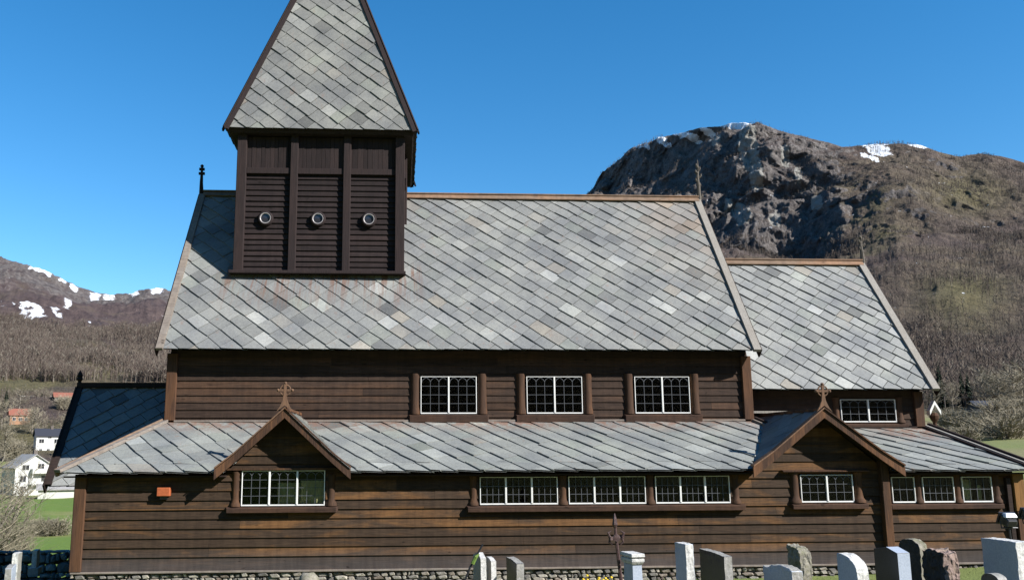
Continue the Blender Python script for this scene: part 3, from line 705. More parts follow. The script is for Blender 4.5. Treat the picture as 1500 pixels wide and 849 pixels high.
def column(x, Y, z0, z1, r=.075, parent=CH):
    h = z1-z0
    MB().lathe((x, Y+.01, z0), [(r*1.55, 0), (r*1.5, .05), (r*1.12, .10), (r, .17), (r*.98, h-.10), (r*1.12, h-.05), (r*1.2, h)], 14, math.pi, 2*math.pi).build('window_column', 'casing_wood', parent, smooth=True)
def sill(x0, x1, Y, z0, z1, d=.15):
    o = MB().prism([(x0-.03, Y-.03, z0+.03), (x0, Y-d, z0), (x1, Y-d, z0), (x1+.03, Y-.03, z0+.03), (x1+.03, Y, z0+.03), (x0-.03, Y, z0+.03)], (0, 0, z1-z0-.03)).build('window_sill', 'sill_wood', CH, bevel=.008)
    return o
# left gable window: wide jambs
s_ = sill(-3.66, -1.34, 0, 1.24, 1.37)
for x in (-3.50, -1.46): column(x, 0, 1.37, 2.02 if x > -3 else 2.10, .082, s_)
MB().box(-3.72, -1.22, -.10, .0, 2.13, 2.17).build('window_lintel', 'casing_wood', s_)
s_ = sill(1.47, 7.56, 0, 1.22, 1.36)
for x in (1.60, 3.56, 5.49, 7.40): column(x, 0, 1.36, 1.98, .078, s_)
s_ = sill(8.62, 10.32, 0, 1.23, 1.36)
for x in (8.73, 10.18): column(x, 0, 1.36, 2.02, .10, s_)
MB().prism([(8.45, -.15, 2.035), (10.42, -.15, 2.035), (10.42, -.15, 2.06), (8.45, -.15, 2.06)], (0, .15, .025)).build('window_lintel', 'casing_wood', s_)
s_ = sill(10.86, 13.44, 0, 1.21, 1.34, .12)
for x in (11.55, 12.455, 13.36): column(x, 0, 1.34, 1.95, .078, s_)
for (a, b_) in ((.51, 1.90), (3.15, 4.55), (5.88, 7.28)):
    s_ = sill(a-.27, b_+.27, 2.5, 3.21, 3.41, .13)
    for x0, x1 in ((a-.27, a-.012), (b_+.012, b_+.27)):
        mm = (x0+x1)/2; hw = (x1-x0)/2
        MB().lathe((mm, 2.51, 3.41), [(hw*1.0, 0), (hw*.98, .08), (hw*.86, .18), (hw*.84, .8), (hw*.9, 1.0)], 12, math.pi, 2*math.pi).build('window_column', 'casing_wood', s_, smooth=True)
s_ = sill(11.2, 13.2, 3.1, 3.08, 3.19, .10)
for x in (11.34, 13.04): column(x, 3.1, 3.19, 3.85, .085, s_)

# roofs ---------------------------------------------------------------
NE, NZ, NR = 2.0, 4.955, 9.86
xl, xr = -5.86, 8.98
nave_roof = roof('nave_roof', [[(xl, NE, NZ), (xr, NE, NZ), (xr, RY, NR), (xl, RY, NR)], [(xr, 2*RY-NE, NZ), (xl, 2*RY-NE, NZ), (xl, RY, NR), (xr, RY, NR)]],
                 math.radians(43.5), 'slate_nave', CH, 11)
def slope_pt(Y, ye, ze, zr): return ze+(Y-ye)/(RY-ye)*(zr-ze)
def verge(x, w_, ye, ze, zr, mat, parent, up=.055):
    d = Vector((0, RY-ye, zr-ze)).normalized(); nn = Vector((0, -d.z, d.y))
    for s in (1, -1):
        a = Vector((x, ye-.03, ze-.03*d.z/d.y)); b_ = Vector((x, RY, zr))
        n2 = nn
        if s < 0: a.y = 2*RY-a.y; n2 = Vector((0, d.z, d.y))
        MB().hexa([a+n2*.0+Vector((-w_/2, 0, 0)), a+Vector((w_/2, 0, 0)), b_+Vector((w_/2, 0, 0)), b_+Vector((-w_/2, 0, 0))],
                  [a+n2*(up+.035)+Vector((-w_/2, 0, 0)), a+n2*(up+.035)+Vector((w_/2, 0, 0)), b_+n2*(up+.035)+Vector((w_/2, 0, 0)), b_+n2*(up+.035)+Vector((-w_/2, 0, 0))]).build('verge_board', mat, parent, bevel=.004)
        o2 = Vector((math.copysign(w_/2+.012, x-2) if abs(x) < 20 else 0, 0, 0))
        MB().beam(a+o2+n2*-.06, b_+o2+n2*-.06, .035, .26, tuple(n2)).build('barge_board', 'dark_wood', parent, bevel=.004)
verge(xl+.08, .17, NE, NZ, NR, 'weathered_wood', nave_roof); verge(xr-.10, .19, NE, NZ, NR, 'grey_wood', nave_roof)
def ridge(x0, x1, z, parent, mat='ridge_wood', drop=.17, t=.04, slope=None):
    sl = slope or math.atan2(NR-NZ, RY-NE); c, s = math.cos(sl), math.sin(sl)
    mb = MB()
    for k in (-1, 1):
        top = Vector((0, RY, z+.10)); lo = top+Vector((0, k*c*drop, -s*drop)); nn = Vector((0, k*s, c))*t
        mb.prism([Vector((x0, 0, 0))+top, Vector((x1, 0, 0))+top, Vector((x1, 0, 0))+lo, Vector((x0, 0, 0))+lo], nn)
    o = mb.build('ridge_board', mat, parent, bevel=.005)
    MB().box(x0-.02, x1+.02, RY-.06, RY+.06, z+.13, z+.175).build('ridge_cap', mat, parent, bevel=.008)
ridge(xl+.1, xr-.05, NR, nave_roof)

CE, CZ_, CR = 2.66, 4.03, 7.95
cx0, cx1 = 8.82, 13.88
chancel_roof = roof('chancel_roof', [[(cx0, CE, CZ_), (cx1, CE, CZ_), (cx1, RY, CR), (cx0, RY, CR)], [(cx1, 2*RY-CE, CZ_), (cx0, 2*RY-CE, CZ_), (cx0, RY, CR), (cx1, RY, CR)]],
                    math.radians(44), 'slate_chancel', CH, 12)
verge(cx1-.10, .20, CE, CZ_, CR, 'grey_wood', chancel_roof)
ridge(cx0+.1, cx1-.05, CR, chancel_roof)

# nave aisle roof, hipped round both ends
AE, AZe, AT = -.34, 2.085, 3.225
wx0, wx1, ex1, ex0 = -7.10, -5.64, 8.84, 10.30
NB = 2*RY
YC = .06                                   # the eave stops each side of the two gables
def ain(k): return [wx0+(wx1-wx0)*k, ex0+(ex1-ex0)*k, AE+(2.5-AE)*k, AZe+(AT-AZe)*k]
kc = (YC-AE)/(2.5-AE); cxl, cxr, cY, cZ = ain(kc)
G1, G2 = (-2.45-1.25, -2.45+1.25), (9.33-1.52, 9.33+1.52)
aisle_front = [[(cxl, cY, cZ), (cxr, cY, cZ), (ex1, 2.5, AT), (wx1, 2.5, AT)],
               [(wx0, AE, AZe), (G1[0], AE, AZe), (G1[0], cY, cZ), (cxl, cY, cZ)],
               [(G1[1], AE, AZe), (G2[0], AE, AZe), (G2[0], cY, cZ), (G1[1], cY, cZ)]]
aisle_faces = [[(wx0, NB-AE, AZe), (wx0, AE, AZe), (wx1, 2.5, AT), (wx1, NB-2.5, AT)],
               [(ex0, NB-AE, AZe), (wx0, NB-AE, AZe), (wx1, NB-2.5, AT), (ex1, NB-2.5, AT)]]
aisle_roof = roof('aisle_roof', aisle_front, math.radians(54), 'slate_aisle', CH, 21, cw=.42, sl=.50, org=(wx0, AE, AZe), extra=aisle_faces)
def hip(a, b_, w_, h, mat, parent, up=.03, mat2=None):
    a, b_ = Vector(a), Vector(b_); o = Vector((0, 0, up))
    MB().beam(a+o, b_+o, w_, h).build('hip_board', mat, parent, bevel=.006)
hip((wx0-.03, AE-.03, AZe), (wx1, 2.5, AT), .17, .07, 'weathered_wood', aisle_roof, .05)
MB().beam((wx0-.09, AE+.03, AZe+.01), (wx1-.07, 2.52, AT+.03), .05, .17).build('hip_edge_board', 'ridge_wood', aisle_roof, bevel=.005)
hip((9.6, 1.05, AZe+(AT-AZe)*.48), (ex1, 2.5, AT), .12, .06, 'weathered_wood', aisle_roof, .05)
hip((9.66, 1.05, AZe+(AT-AZe)*.48), (ex1+.08, 2.5, AT), .10, .10, 'dark_wood', aisle_roof, .07)
MB().box(-5.6, 8.8, 2.40, 2.47, AT-.0, AT+.05).build('flashing_board', 'weathered_wood', aisle_roof, bevel=.006)

# chancel aisle roof
CT = 3.05; cxe, cxt = 14.12, 13.72
kc = (YC-AE)/(3.1-AE); cY, cZ, cX = YC, AZe-.04+(CT-AZe+.04)*kc, cxe+(cxt-cxe)*kc
ca_front = [[(9.0, cY, cZ), (cX, cY, cZ), (cxt, 3.1, CT), (9.0, 3.1, CT)],
            [(G2[1], AE, AZe-.04), (cxe, AE, AZe-.04), (cX, cY, cZ), (G2[1], cY, cZ)]]
ca_faces = [[(cxe, AE, AZe-.04), (cxe, NB-AE, AZe-.04), (cxt, NB-3.1, CT), (cxt, 3.1, CT)],
            [(cxe, NB-AE, AZe-.04), (9.0, NB-AE, AZe-.04), (9.0, NB-3.1, CT), (cxt, NB-3.1, CT)]]
ca_roof = roof('chancel_aisle_roof', ca_front, math.radians(57), 'slate_aisle', CH, 22, cw=.48, sl=.55, org=(9.0, AE, AZe-.04), extra=ca_faces)
hip((cxe+.0, AE, AZe-.04), (cxt-.02, 3.1, CT), .10, .07, 'grey_wood', ca_roof, .06)
hip((cxe+.09, AE, AZe-.04), (cxt+.07, 3.12, CT), .07, .10, 'dark_wood', ca_roof, .09)
hip((cxe-.09, AE, AZe-.04), (cxt-.11, 3.1, CT), .05, .07, 'dark_wood', ca_roof, .04)
MB().box(9.0, 13.6, 3.0, 3.06, CT, CT+.05).build('flashing_board', 'dark_wood', ca_roof, bevel=.006)
# ledge board on chancel wall left of the gable
MB().box(8.9, 10.05, 2.98, 3.09, 3.44, 3.50).build('ledge_board', 'grey_wood', CH, bevel=.005)

# eave soffits
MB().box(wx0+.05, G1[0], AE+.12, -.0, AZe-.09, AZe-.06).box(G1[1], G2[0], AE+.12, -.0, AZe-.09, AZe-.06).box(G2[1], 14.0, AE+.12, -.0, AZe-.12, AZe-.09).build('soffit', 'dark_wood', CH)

# narthex to the west
nx0, nx1, nE, nZ, nR = -8.72, -5.62, 3.40, 1.69, 4.27
nar = roof('narthex_roof', [[(nx0, nE, nZ), (nx1, nE, nZ), (nx1, RY, nR), (nx0-.22, RY, nR)], [(nx1, NB-nE, nZ), (nx0, NB-nE, nZ), (nx0-.22, RY, nR), (nx1, RY, nR)]],
           math.radians(42), 'slate_nave', CH, 31, mirror=True)
for s in (0, 1):
    a = Vector((nx0+.03, nE-.03 if not s else NB-nE+.03, nZ+.03)); b_ = Vector((nx0-.19, RY, nR+.05))
    MB().beam(a, b_, .16, .08).build('verge_board', 'dark_wood', nar)
    MB().beam(a-Vector((.09, 0, .10)), b_-Vector((.09, 0, .10)), .04, .28).build('barge_board', 'dark_wood', nar)
MB().box(nx0-.26, nx1, RY-.10, RY+.10, nR+.02, nR+.16).build('ridge_board', 'dark_wood', nar, bevel=.01)
mb = MB()
siding(mb, -7.45, -6.8, .0, 1.9, 3.9, .25, .03); siding(mb, 3.9, 7.74, 0, 3.9, 0, .25, .03, cut=lambda z: (RY-min(1.92, (4.1-z)*.9), RY+min(1.92, (4.1-z)*.9)), T=Matrix.Translation((-7.45, 2*RY, 0)) @ Matrix.Rotation(-math.pi/2, 4, 'Z') @ Matrix.Translation((-0, 0, 0)), split=False)
mb.build('narthex_wall', 'aisle_boards', CH)
MB().box(-7.4, -6.85, 4.0, 7.6, -1.2, 1.85).build('narthex_core', 'dark_wood', CH)

# gables (dormers) -----------------------------------------------------
def gable(cx, hl, hr, apex, ze, yb, seed):
    y0 = -.40
    F = [[(cx-hl, yb, ze), (cx-hl, y0, ze), (cx, y0, apex), (cx, yb, apex)], [(cx+hr, y0, ze), (cx+hr, yb, ze), (cx, yb, apex), (cx, y0, apex)]]
    g = roof('gable_roof', F, math.radians(40), 'slate_aisle', CH, seed, cw=.36)
    for s, h in ((-1, hl), (1, hr)):
        # slightly flared barge boards in three pieces joined into one board
        P = []
        for t in (0, .3, .75, 1.04):
            x = cx+s*h*t; z = apex-(apex-ze)*t + .055*max(0, t-.75)/.29*1.0
            P.append(Vector((x, y0-.05, z+.05)))
        P[0].x = cx
        mb = MB()
        top = P; low = [p+Vector((0, 0, -.185-.03*(i == 3))) for i, p in enumerate(P)]
        for i in range(3):
            mb.hexa([low[i], low[i+1], low[i+1]+Vector((0, .05, 0)), low[i]+Vector((0, .05, 0))], [top[i], top[i+1], top[i+1]+Vector((0, .05, 0)), top[i]+Vector((0, .05, 0))])
        mb.build('barge_board', 'barge_wood', g)
        mb = MB()
        for i in range(3):
            a, b_ = P[i]+Vector((0, -.03, .012)), P[i+1]+Vector((0, -.03, .012))
            mb.hexa([a, b_, b_+Vector((0, .20, 0)), a+Vector((0, .20, 0))], [a+Vector((0, 0, .035)), b_+Vector((0, 0, .035)), b_+Vector((0, .20, .035)), a+Vector((0, .20, .035))])
        mb.build('verge_cap', 'rust_wood' if s < 0 else 'barge_wood', g)
    MB().box(cx-.05, cx+.05, y0, yb, apex+.02, apex+.09).build('ridge_board', 'barge_wood', g, bevel=.01)
    # ring cross on a flared foot
    zc = apex+.08; yc = y0-.05
    cr = MB(); k = .52
    cr.prism([(cx-.17, yc-.025, zc-.08), (cx-.10, yc-.025, zc+.03), (cx-.045, yc-.025, zc+.16), (cx-.028, yc-.025, zc+.30), (cx-.024, yc-.025, zc+k),
              (cx+.024, yc-.025, zc+k), (cx+.028, yc-.025, zc+.30), (cx+.045, yc-.025, zc+.16), (cx+.10, yc-.025, zc+.03), (cx+.17, yc-.025, zc-.08), (cx, yc-.025, zc+.05)], (0, .05, 0))
    zc2 = zc+.37
    cr.prism([(cx-.15, yc-.022, zc2-.025), (cx+.15, yc-.022, zc2-.025), (cx+.15, yc-.022, zc2+.025), (cx-.15, yc-.022, zc2+.025)], (0, .044, 0))
    ring = [(cx+.112*math.cos(a), yc, zc2+.112*math.sin(a)) for a in np.linspace(0, 2*math.pi, 21)]
    cr.tube(ring, .017, 6)
    for a in (0, math.pi/2, math.pi): cr.lathe((cx+.15*math.cos(a), yc, zc2+.15*math.sin(a)), [(0.001, -.04), (.034, -.02), (.034, .02), (0.001, .04)], 8, axis='y')
    cr.build('cross_finial', 'rust_wood', g)
gable(-2.45, 1.38, 1.36, 3.36, 2.10, 2.52, 41)
gable(9.33, 1.60, 1.66, 3.34, 2.09, 3.12, 42)

# finials ---------------------------------------------------------------
def finial(x, y, z, h, mat, style, parent):
    f = MB()
    if style == 'cross':
        f.tube([(x+.02, y, z-.2), (x, y, z+h*.35), (x, y, z+h)], [.075, .05, .03], 8)
        for zz, s in ((.70, .085), (.86, .075)): f.box(x-s, x+s, y-.035, y+.035, z+h*zz-.03, z+h*zz+.04)
        f.lathe((x, y, z+h*.92), [(0.001, 0), (.05, .03), (.05, .07), (.001, .11)], 8)
    elif style == 'leaf':
        f.tube([(x+.0, y, z-.1), (x+.0, y, z+h*.3), (x-.02, y, z+h*.55), (x+.015, y, z+h*.8), (x, y, z+h)], [.075, .055, .045, .03, .008], 8)
        for zz, s, sg in ((.0, .10, 1), (.0, .10, -1), (.28, .045, 1), (.40, .075, -1), (.52, .085, 1), (.62, .07, -1), (.70, .06, 1), (.78, .04, -1)):
            f.tube([(x, y, z+h*zz), (x+sg*s, y-.02, z+h*(zz+.06)), (x+sg*s*1.05, y-.02, z+h*(zz+.12))], [.04, .035, .010], 6)
    elif style == 'cone':
        f.lathe((x, y, z), [(.05, -.1), (.05, h*.25), (.10, h*.38), (.065, h*.5), (.085, h*.62), (.055, h*.78), (.001, h)], 8)
    return f.build('ridge_finial', mat, parent, smooth=False)
finial(xl+.02, RY, NR+.1, .82, 'dark_wood', 'cross', nave_roof)
finial(xr-.02, RY, NR+.1, 1.22, 'finial_wood', 'leaf', nave_roof)
finial(cx1-.02, RY, CR+.1, .92, 'finial_wood', 'leaf', chancel_roof)
finial(nx0-.22, RY, nR+.1, .42, 'dark_wood', 'cone', nar)
f = MB().lathe((14.12, 3.35, 3.0), [(.10, 0), (.06, .08), (.045, .2), (.10, .30), (.12, .38), (.08, .46)], 10).build('hooded_finial', 'post_wood', ca_roof)
g = MB()
for s in (-1, 1): g.prism([(14.12, 3.27, 3.78), (14.12+s*.15, 3.27, 3.52), (14.12+s*.15, 3.27, 3.40), (14.12, 3.27, 3.68)], (0, .16, 0))
g.build('finial_hood', 'white_paint', f)

# tower ------------------------------------------------------------------
TX0, TX1 = -4.40, .09; TY0 = RY-2.245; TY1 = RY+2.245; TZ0, TZ1 = 7.16, 10.75
TWR = MB()
posts_x = [(TX0, TX0+.25), (-2.98, -2.78), (-1.56, -1.36), (TX1-.25, TX1)]
def side_T(k):
    if k == 0: return Matrix.Translation((0, TY0, 0))
    cx = (TX0+TX1)/2
    return Matrix.Translation((cx, RY, 0)) @ Matrix.Rotation(k*math.pi/2, 4, 'Z') @ Matrix.Translation((-cx, -2.245, 0))
mb = MB(); vb = MB()
for k in range(4):
    T = side_T(k)
    siding(mb, TX0+.1, TX1-.1, TZ0+.02 if k % 2 == 0 else TZ0, 9.86, .055, .150, .034, T=T, split=False) if k != 2 else siding(mb, TX0+.1, TX1-.1, TZ0, 9.86, .055, .15, .034, T=T, split=False)
    x = TX0+.1
    while x < TX1-.1:
        wd = random.uniform(.10, .16); x2 = min(x+wd, TX1-.1); d = random.uniform(0, .015)
        q = [(x, .03-d, 10.02), (x2-.006, .03-d, 10.02), (x2-.006, .06, 10.02), (x, .06, 10.02)]; q2 = [(a, b_, 10.9) for a, b_, c in q]
        vb.hexa([T @ Vector(p) for p in q], [T @ Vector(p) for p in q2]); x = x2
tw = mb.build('tower_wall', 'tower_boards', CH); tw['label'] = 'dark purple brown louvred belfry wall'
vb.build('upper_boarding', 'tower_posts', tw)
for k in range(4):
    T = side_T(k)
    for i, (a, b_) in enumerate(posts_x):
        if k and i == 0: continue
        if k == 3 and i == 3: continue
        d = -.105 if i in (0, 3) else -.075
        q = [(a, d, TZ0), (b_, d, TZ0), (b_, .12, TZ0), (a, .12, TZ0)]; q2 = [(x, y, 10.98) for x, y, z in q]
        MB().hexa([T @ Vector(p) for p in q], [T @ Vector(p) for p in q2]).build('tower_post', 'tower_posts', tw, bevel=.01)
    q = [(TX0+.25, -.035, 9.86), (TX1-.25, -.035, 9.86), (TX1-.25, .06, 9.86), (TX0+.25, .06, 9.86)]; q2 = [(x, y, 10.02) for x, y, z in q]
    MB().hexa([T @ Vector(p) for p in q], [T @ Vector(p) for p in q2]).build('tower_rail', 'tower_posts', tw, bevel=.006)
MB().box(TX0-.10, TX1+.04, TY0-.17, TY0+.1, TZ0-.05, TZ0+.035).build('tower_sill', 'tower_posts', tw, bevel=.01)
MB().box(TX0+.15, TX1-.15, TY0+.15, TY1-.15, 6.4, 11.0).build('tower_core', 'dark_wood', tw)
for x in (-3.60, -2.215, -.86):
    c = Vector((x, TY0, 8.62))
    p = MB().lathe(c, [(.135, .05), (.135, -.06), (.155, -.075), (.20, -.055), (.205, .03)], 24, axis='y', cap=False).build('porthole', 'tower_posts', tw, smooth=True)
    MB().lathe(c, [(.122, .0), (.122, -.045), (.130, -.083), (.146, -.078)], 24, axis='y', cap=False).build('porthole_ring', 'steel_ring', p, smooth=True)
    MB().lathe(c, [(.001, -.046), (.124, -.040), (.124, .0), (.001, .01)], 24, axis='y').build('porthole_pane', 'window_dark', p)
SX, SW, SZ, SH = (TX0+TX1)/2, 2.545, 11.03, 7.6
A_ = [(SX-SW, RY-SW, SZ), (SX+SW, RY-SW, SZ), (SX+SW, RY+SW, SZ), (SX-SW, RY+SW, SZ)]; ap = (SX, RY, SZ+SH)
spire = slates([[A_[i], A_[(i+1) % 4], ap] for i in range(4)], math.radians(41), seed=51, cw=.35, sl=.40).build('spire_roof', 'slate_spire', CH)
deck([[A_[i], A_[(i+1) % 4], ap] for i in range(4)]).build('roof_deck', 'dark_wood', spire)
for i in range(4):
    a = Vector(A_[i]); b_ = Vector(ap); out2 = Vector((a.x-SX, a.y-RY, 0)).normalized()
    for j, (s, nn) in enumerate(((0, (A_[(i+3) % 4])), (1, A_[(i+1) % 4]))):
        # one flat board each side of the hip
        e = (Vector(nn)-a).normalized(); d = (b_-a).normalized(); perp = (e-d*e.dot(d)).normalized(); fn = d.cross(perp); fn = fn if fn.dot(out2) > 0 else -fn
        q0 = a-d*.06; q1 = b_
        MB().hexa([q0+fn*.03, q0+perp*.115+fn*.03, q1+perp*.115+fn*.03, q1+fn*.03], [q0+fn*.075, q0+perp*.115+fn*.075, q1+perp*.115+fn*.075, q1+fn*.075]).build('hip_board', 'tower_posts' if s == (i % 2) or True else 'dark_wood', spire)
for i in range(4):
    a = Vector(A_[i]); b_ = Vector(ap); o2 = Vector((a.x-SX, a.y-RY, .8)).normalized()
    MB().beam(a+o2*.05, b_+o2*.05, .05, .06, tuple(o2)).build('hip_cap', 'dark_wood', spire)
mb = MB()   # soffit running in under the eave + fascia
for i in range(4):
    a, b_ = Vector(A_[i]), Vector(A_[(i+1) % 4]); ins = Vector((SX, RY, 0))
    def inn(p, k): return Vector((SX+(p.x-SX)*k, RY+(p.y-RY)*k, p.z))
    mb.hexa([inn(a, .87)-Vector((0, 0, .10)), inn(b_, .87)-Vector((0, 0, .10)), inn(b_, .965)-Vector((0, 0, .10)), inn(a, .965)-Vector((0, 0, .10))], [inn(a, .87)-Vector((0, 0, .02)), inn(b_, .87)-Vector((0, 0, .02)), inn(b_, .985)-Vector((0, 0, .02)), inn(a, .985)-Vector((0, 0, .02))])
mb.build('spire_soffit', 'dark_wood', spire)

# orange box on the wall
bx = MB().box(-5.12, -4.85, -.17, -.03, 1.60, 1.78).build('wall_box', 'orange', CH, bevel=.01); bx['label'] = 'small rusty orange box under the eave'
MB().box(-5.06, -4.91, -.12, -.03, 1.54, 1.60).build('box_base', 'black_metal', bx)

# ------------------------------------------------------------------ graveyard
PSI = math.radians(80)
def scrx(p):
    d = p-EYE; return PPX+FPX*d.dot(AR)/d.dot(AF)
def solve(p, dr, target, hi=2.0):
    lo = 0.02; sg = 1 if dr.x > 0 else -1
    for _ in range(40):
        m_ = (lo+hi)/2
        if (scrx(p+dr*m_)-target)*sg < 0: lo = m_
        else: hi = m_
    return lo
def gravestone(x, Y, zt, fw, sw, shape, mat, matside, label, psi=PSI, rough=0.0, lean=0.0, seed=0):
    """x,Y = the near vertical edge; fw, sw = picture-plane widths of shaded face and lit side"""
    z0 = zg(Y)-.12; h = zt-z0
    wd = Vector((-math.cos(psi), math.sin(psi), 0)); td = Vector((math.sin(psi), math.cos(psi), 0))
    p0 = Vector((x, Y, zt)); ppm = FPX/(p0-EYE).dot(AF); w_ = min(solve(p0, wd, scrx(p0)-fw*ppm), .95); t = min(solve(p0, td, scrx(p0)+sw*ppm, .6), .5)
    if x < -2: w_, t = .32, max(.12, sw)
    base = thing('gravestone', label, 'gravestone', (x, Y, zg(Y)), 'gravestones in the churchyard')
    o = Vector((x, Y, z0))
    # outline in (s along width from near edge, height)
    if shape == 'flat': out = [(0, 0), (0, h), (w_, h), (w_, 0)]
    elif shape == 'round': out = [(0, 0)]+[(w_/2-w_/2*math.cos(a), h-w_*.30+w_*.30*math.sin(a)) for a in np.linspace(0, math.pi, 11)]+[(w_, 0)]
    elif shape == 'curl': out = [(0, 0)]+[(w_*.9*(1-math.cos(a)), h-w_*.55+w_*.55*math.sin(a)) for a in np.linspace(0, math.pi/2, 8)]+[(w_, h-.01), (w_, 0)]
    elif shape == 'slope': out = [(0, 0), (0, h), (w_*.5, h+.035), (w_, h+.045), (w_, 0)]
    elif shape == 'drop': out = [(0, 0), (0, h-.10), (w_*.25, h-.03), (w_*.6, h), (w_, h+.03), (w_, 0)]
    elif shape == 'peak': out = [(0, 0), (0, h), (w_*.45, h+.07), (w_, h+.02), (w_, 0)]
    elif shape == 'jag':
        rn = random.Random(seed); k = 7
        out = [(0, 0)]+[(w_*i/k, h-(.09*abs(i/k-.45)**1.3)+rn.uniform(-.02, .02)) for i in range(k+1)]+[(w_, 0)]
    rn = random.Random(seed+5)
    bm = bmesh.new(); k = len(out)
    fr = [bm.verts.new(o+wd*s+Vector((0, 0, z_))) for s, z_ in out]; bk = [bm.verts.new(o+wd*s+td*t+Vector((0, 0, z_))) for s, z_ in out]
    bm.faces.new(fr); bm.faces.new(bk[::-1])
    for i in range(k): bm.faces.new((fr[i], bk[i], bk[(i+1) % k], fr[(i+1) % k]))
    bmesh.ops.recalc_face_normals(bm, faces=bm.faces)
    for f in bm.faces:
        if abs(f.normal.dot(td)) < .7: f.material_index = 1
    sharp = [e for e in bm.edges if e.calc_face_angle(0) > .6]
    bmesh.ops.bevel(bm, geom=sharp, offset=.006, segments=1, affect='EDGES')
    if rough:
        bmesh.ops.triangulate(bm, faces=bm.faces)
        for _ in range(4):
            bmesh.ops.subdivide_edges(bm, edges=[e for e in bm.edges if e.calc_length() > .045], cuts=1)
            bmesh.ops.triangulate(bm, faces=bm.faces)
        fnr = -td
        for v in bm.verts:
            q = v.co-o; s = q.dot(td)/t; u_ = q.dot(wd)/w_
            amt = rough if (u_ < .03 or u_ > .97 or q.z > h*.9 or rough > .03) else rough*.12
            nn = noise.noise_vector(v.co*9+Vector((seed, 0, 0)))*.7+noise.noise_vector(v.co*24)*.5
            v.co += nn*amt
    if lean:
        for v in bm.verts: q = v.co-o; v.co += wd*(q.z*lean)
    me = bpy.data.meshes.new('slab'); bm.to_mesh(me); bm.free()
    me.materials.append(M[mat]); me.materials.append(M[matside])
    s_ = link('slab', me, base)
    MB().prism([o+Vector((0, 0, -.0))-wd*.06-td*.06, o+wd*(w_+.06)-td*.06, o+wd*(w_+.06)+td*(t+.06), o-wd*.06+td*(t+.06)], (0, 0, .16)).build('plinth', 'granite_grey', base, bevel=.01)
    return base
GS = [
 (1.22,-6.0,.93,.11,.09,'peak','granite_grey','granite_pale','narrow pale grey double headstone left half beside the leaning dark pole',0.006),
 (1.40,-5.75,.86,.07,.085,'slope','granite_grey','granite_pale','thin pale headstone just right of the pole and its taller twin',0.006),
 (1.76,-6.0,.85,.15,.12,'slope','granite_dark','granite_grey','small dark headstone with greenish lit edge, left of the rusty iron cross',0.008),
 (4.35,-6.0,1.11,.16,.13,'flat','granite_blue_shade','granite_pale','tall narrow blue-grey pillar stone with rough white edge',0.012),
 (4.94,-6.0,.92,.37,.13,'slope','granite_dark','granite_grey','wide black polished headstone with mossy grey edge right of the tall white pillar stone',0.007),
 (5.56,-7.0,.86,.41,.15,'jag','granite_blue_shade','granite_grey','low rough-topped blue-grey slab in front of the mossy stone column',0.016),
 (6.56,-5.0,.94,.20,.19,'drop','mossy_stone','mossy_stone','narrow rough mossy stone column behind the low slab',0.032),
 (6.75,-6.5,.97,.28,.18,'curl','granite_blue_shade','granite_pale','round-shouldered pale stone with bright rough curved edge',0.012),
 (7.39,-6.5,1.00,.35,.19,'peak','granite_dark','granite_blue_shade','smooth black headstone with clean pale blue side next to the round-shouldered one',0.0),
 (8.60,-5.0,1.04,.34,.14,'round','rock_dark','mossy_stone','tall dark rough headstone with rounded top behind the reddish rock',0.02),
 (8.40,-6.0,.97,.34,.22,'jag','rock_dark','red_rock','rugged unhewn reddish brown rock headstone',0.045),  # face painted dark for its shade, lit side keeps the red rock
 (8.89,-7.0,1.20,.50,.20,'flat','granite_blue_shade','granite_pale','large blue-grey block headstone with rough white edge at the right end',0.014),
 (7.59,-8.5,.95,.23,.12,'round','granite_dark','granite_grey','low dark rounded stone cut off at the bottom before the large block',0.006),
 (-6.96,-3.0,.50,.22,.09,'slope','granite_blue_shade','granite_grey','dull bluish headstone at the far left edge of the photo',0.006),
 (-7.66,-1.0,.55,.08,.11,'flat','granite_grey','granite_pale','short pale post-like stone beside the dry stone wall, left of the other',0.01),
 (-8.81,3.0,.20,.08,.11,'flat','granite_grey','granite_pale','thin whitish stone before the dry stone wall nearest the church corner',0.008),
]
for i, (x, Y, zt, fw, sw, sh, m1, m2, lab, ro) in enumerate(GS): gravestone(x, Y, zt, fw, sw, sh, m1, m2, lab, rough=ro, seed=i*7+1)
# capped stele
b0 = thing('gravestone', 'white stone stele with moulded cap beside the rusty iron cross', 'gravestone', (3.55, -6, zg(-6)), 'gravestones in the churchyard')
def rotbox(mb, c, w_, t, z0, z1, psi=PSI, k=1.0):
    wd = Vector((-math.cos(psi), math.sin(psi), 0)); td = Vector((math.sin(psi), math.cos(psi), 0)); c = Vector(c)
    A = [c+wd*a*w_/2+td*b_*t/2 for a, b_ in ((-1,-1),(1,-1),(1,1),(-1,1))]; B = [c+wd*a*w_/2*k+td*b_*t/2*k for a, b_ in ((-1,-1),(1,-1),(1,1),(-1,1))]
    mb.hexa([p+Vector((0,0,z0)) for p in A], [p+Vector((0,0,z1)) for p in B])
cc = (3.57, -5.85, 0); mb = MB(); rotbox(mb, cc, .36, .18, .10, .82, k=.86); mb.build('shaft', 'granite_blue_shade', b0, bevel=.006)
mb = MB(); rotbox(mb, cc, .34, .17, .82, .86, k=1.18); rotbox(mb, cc, .41, .21, .862, .905); rotbox(mb, cc, .43, .22, .93, .98, k=.96); rotbox(mb, cc, .38, .18, .906, .929); mb.build('cap', 'granite_pale', b0, bevel=.005)
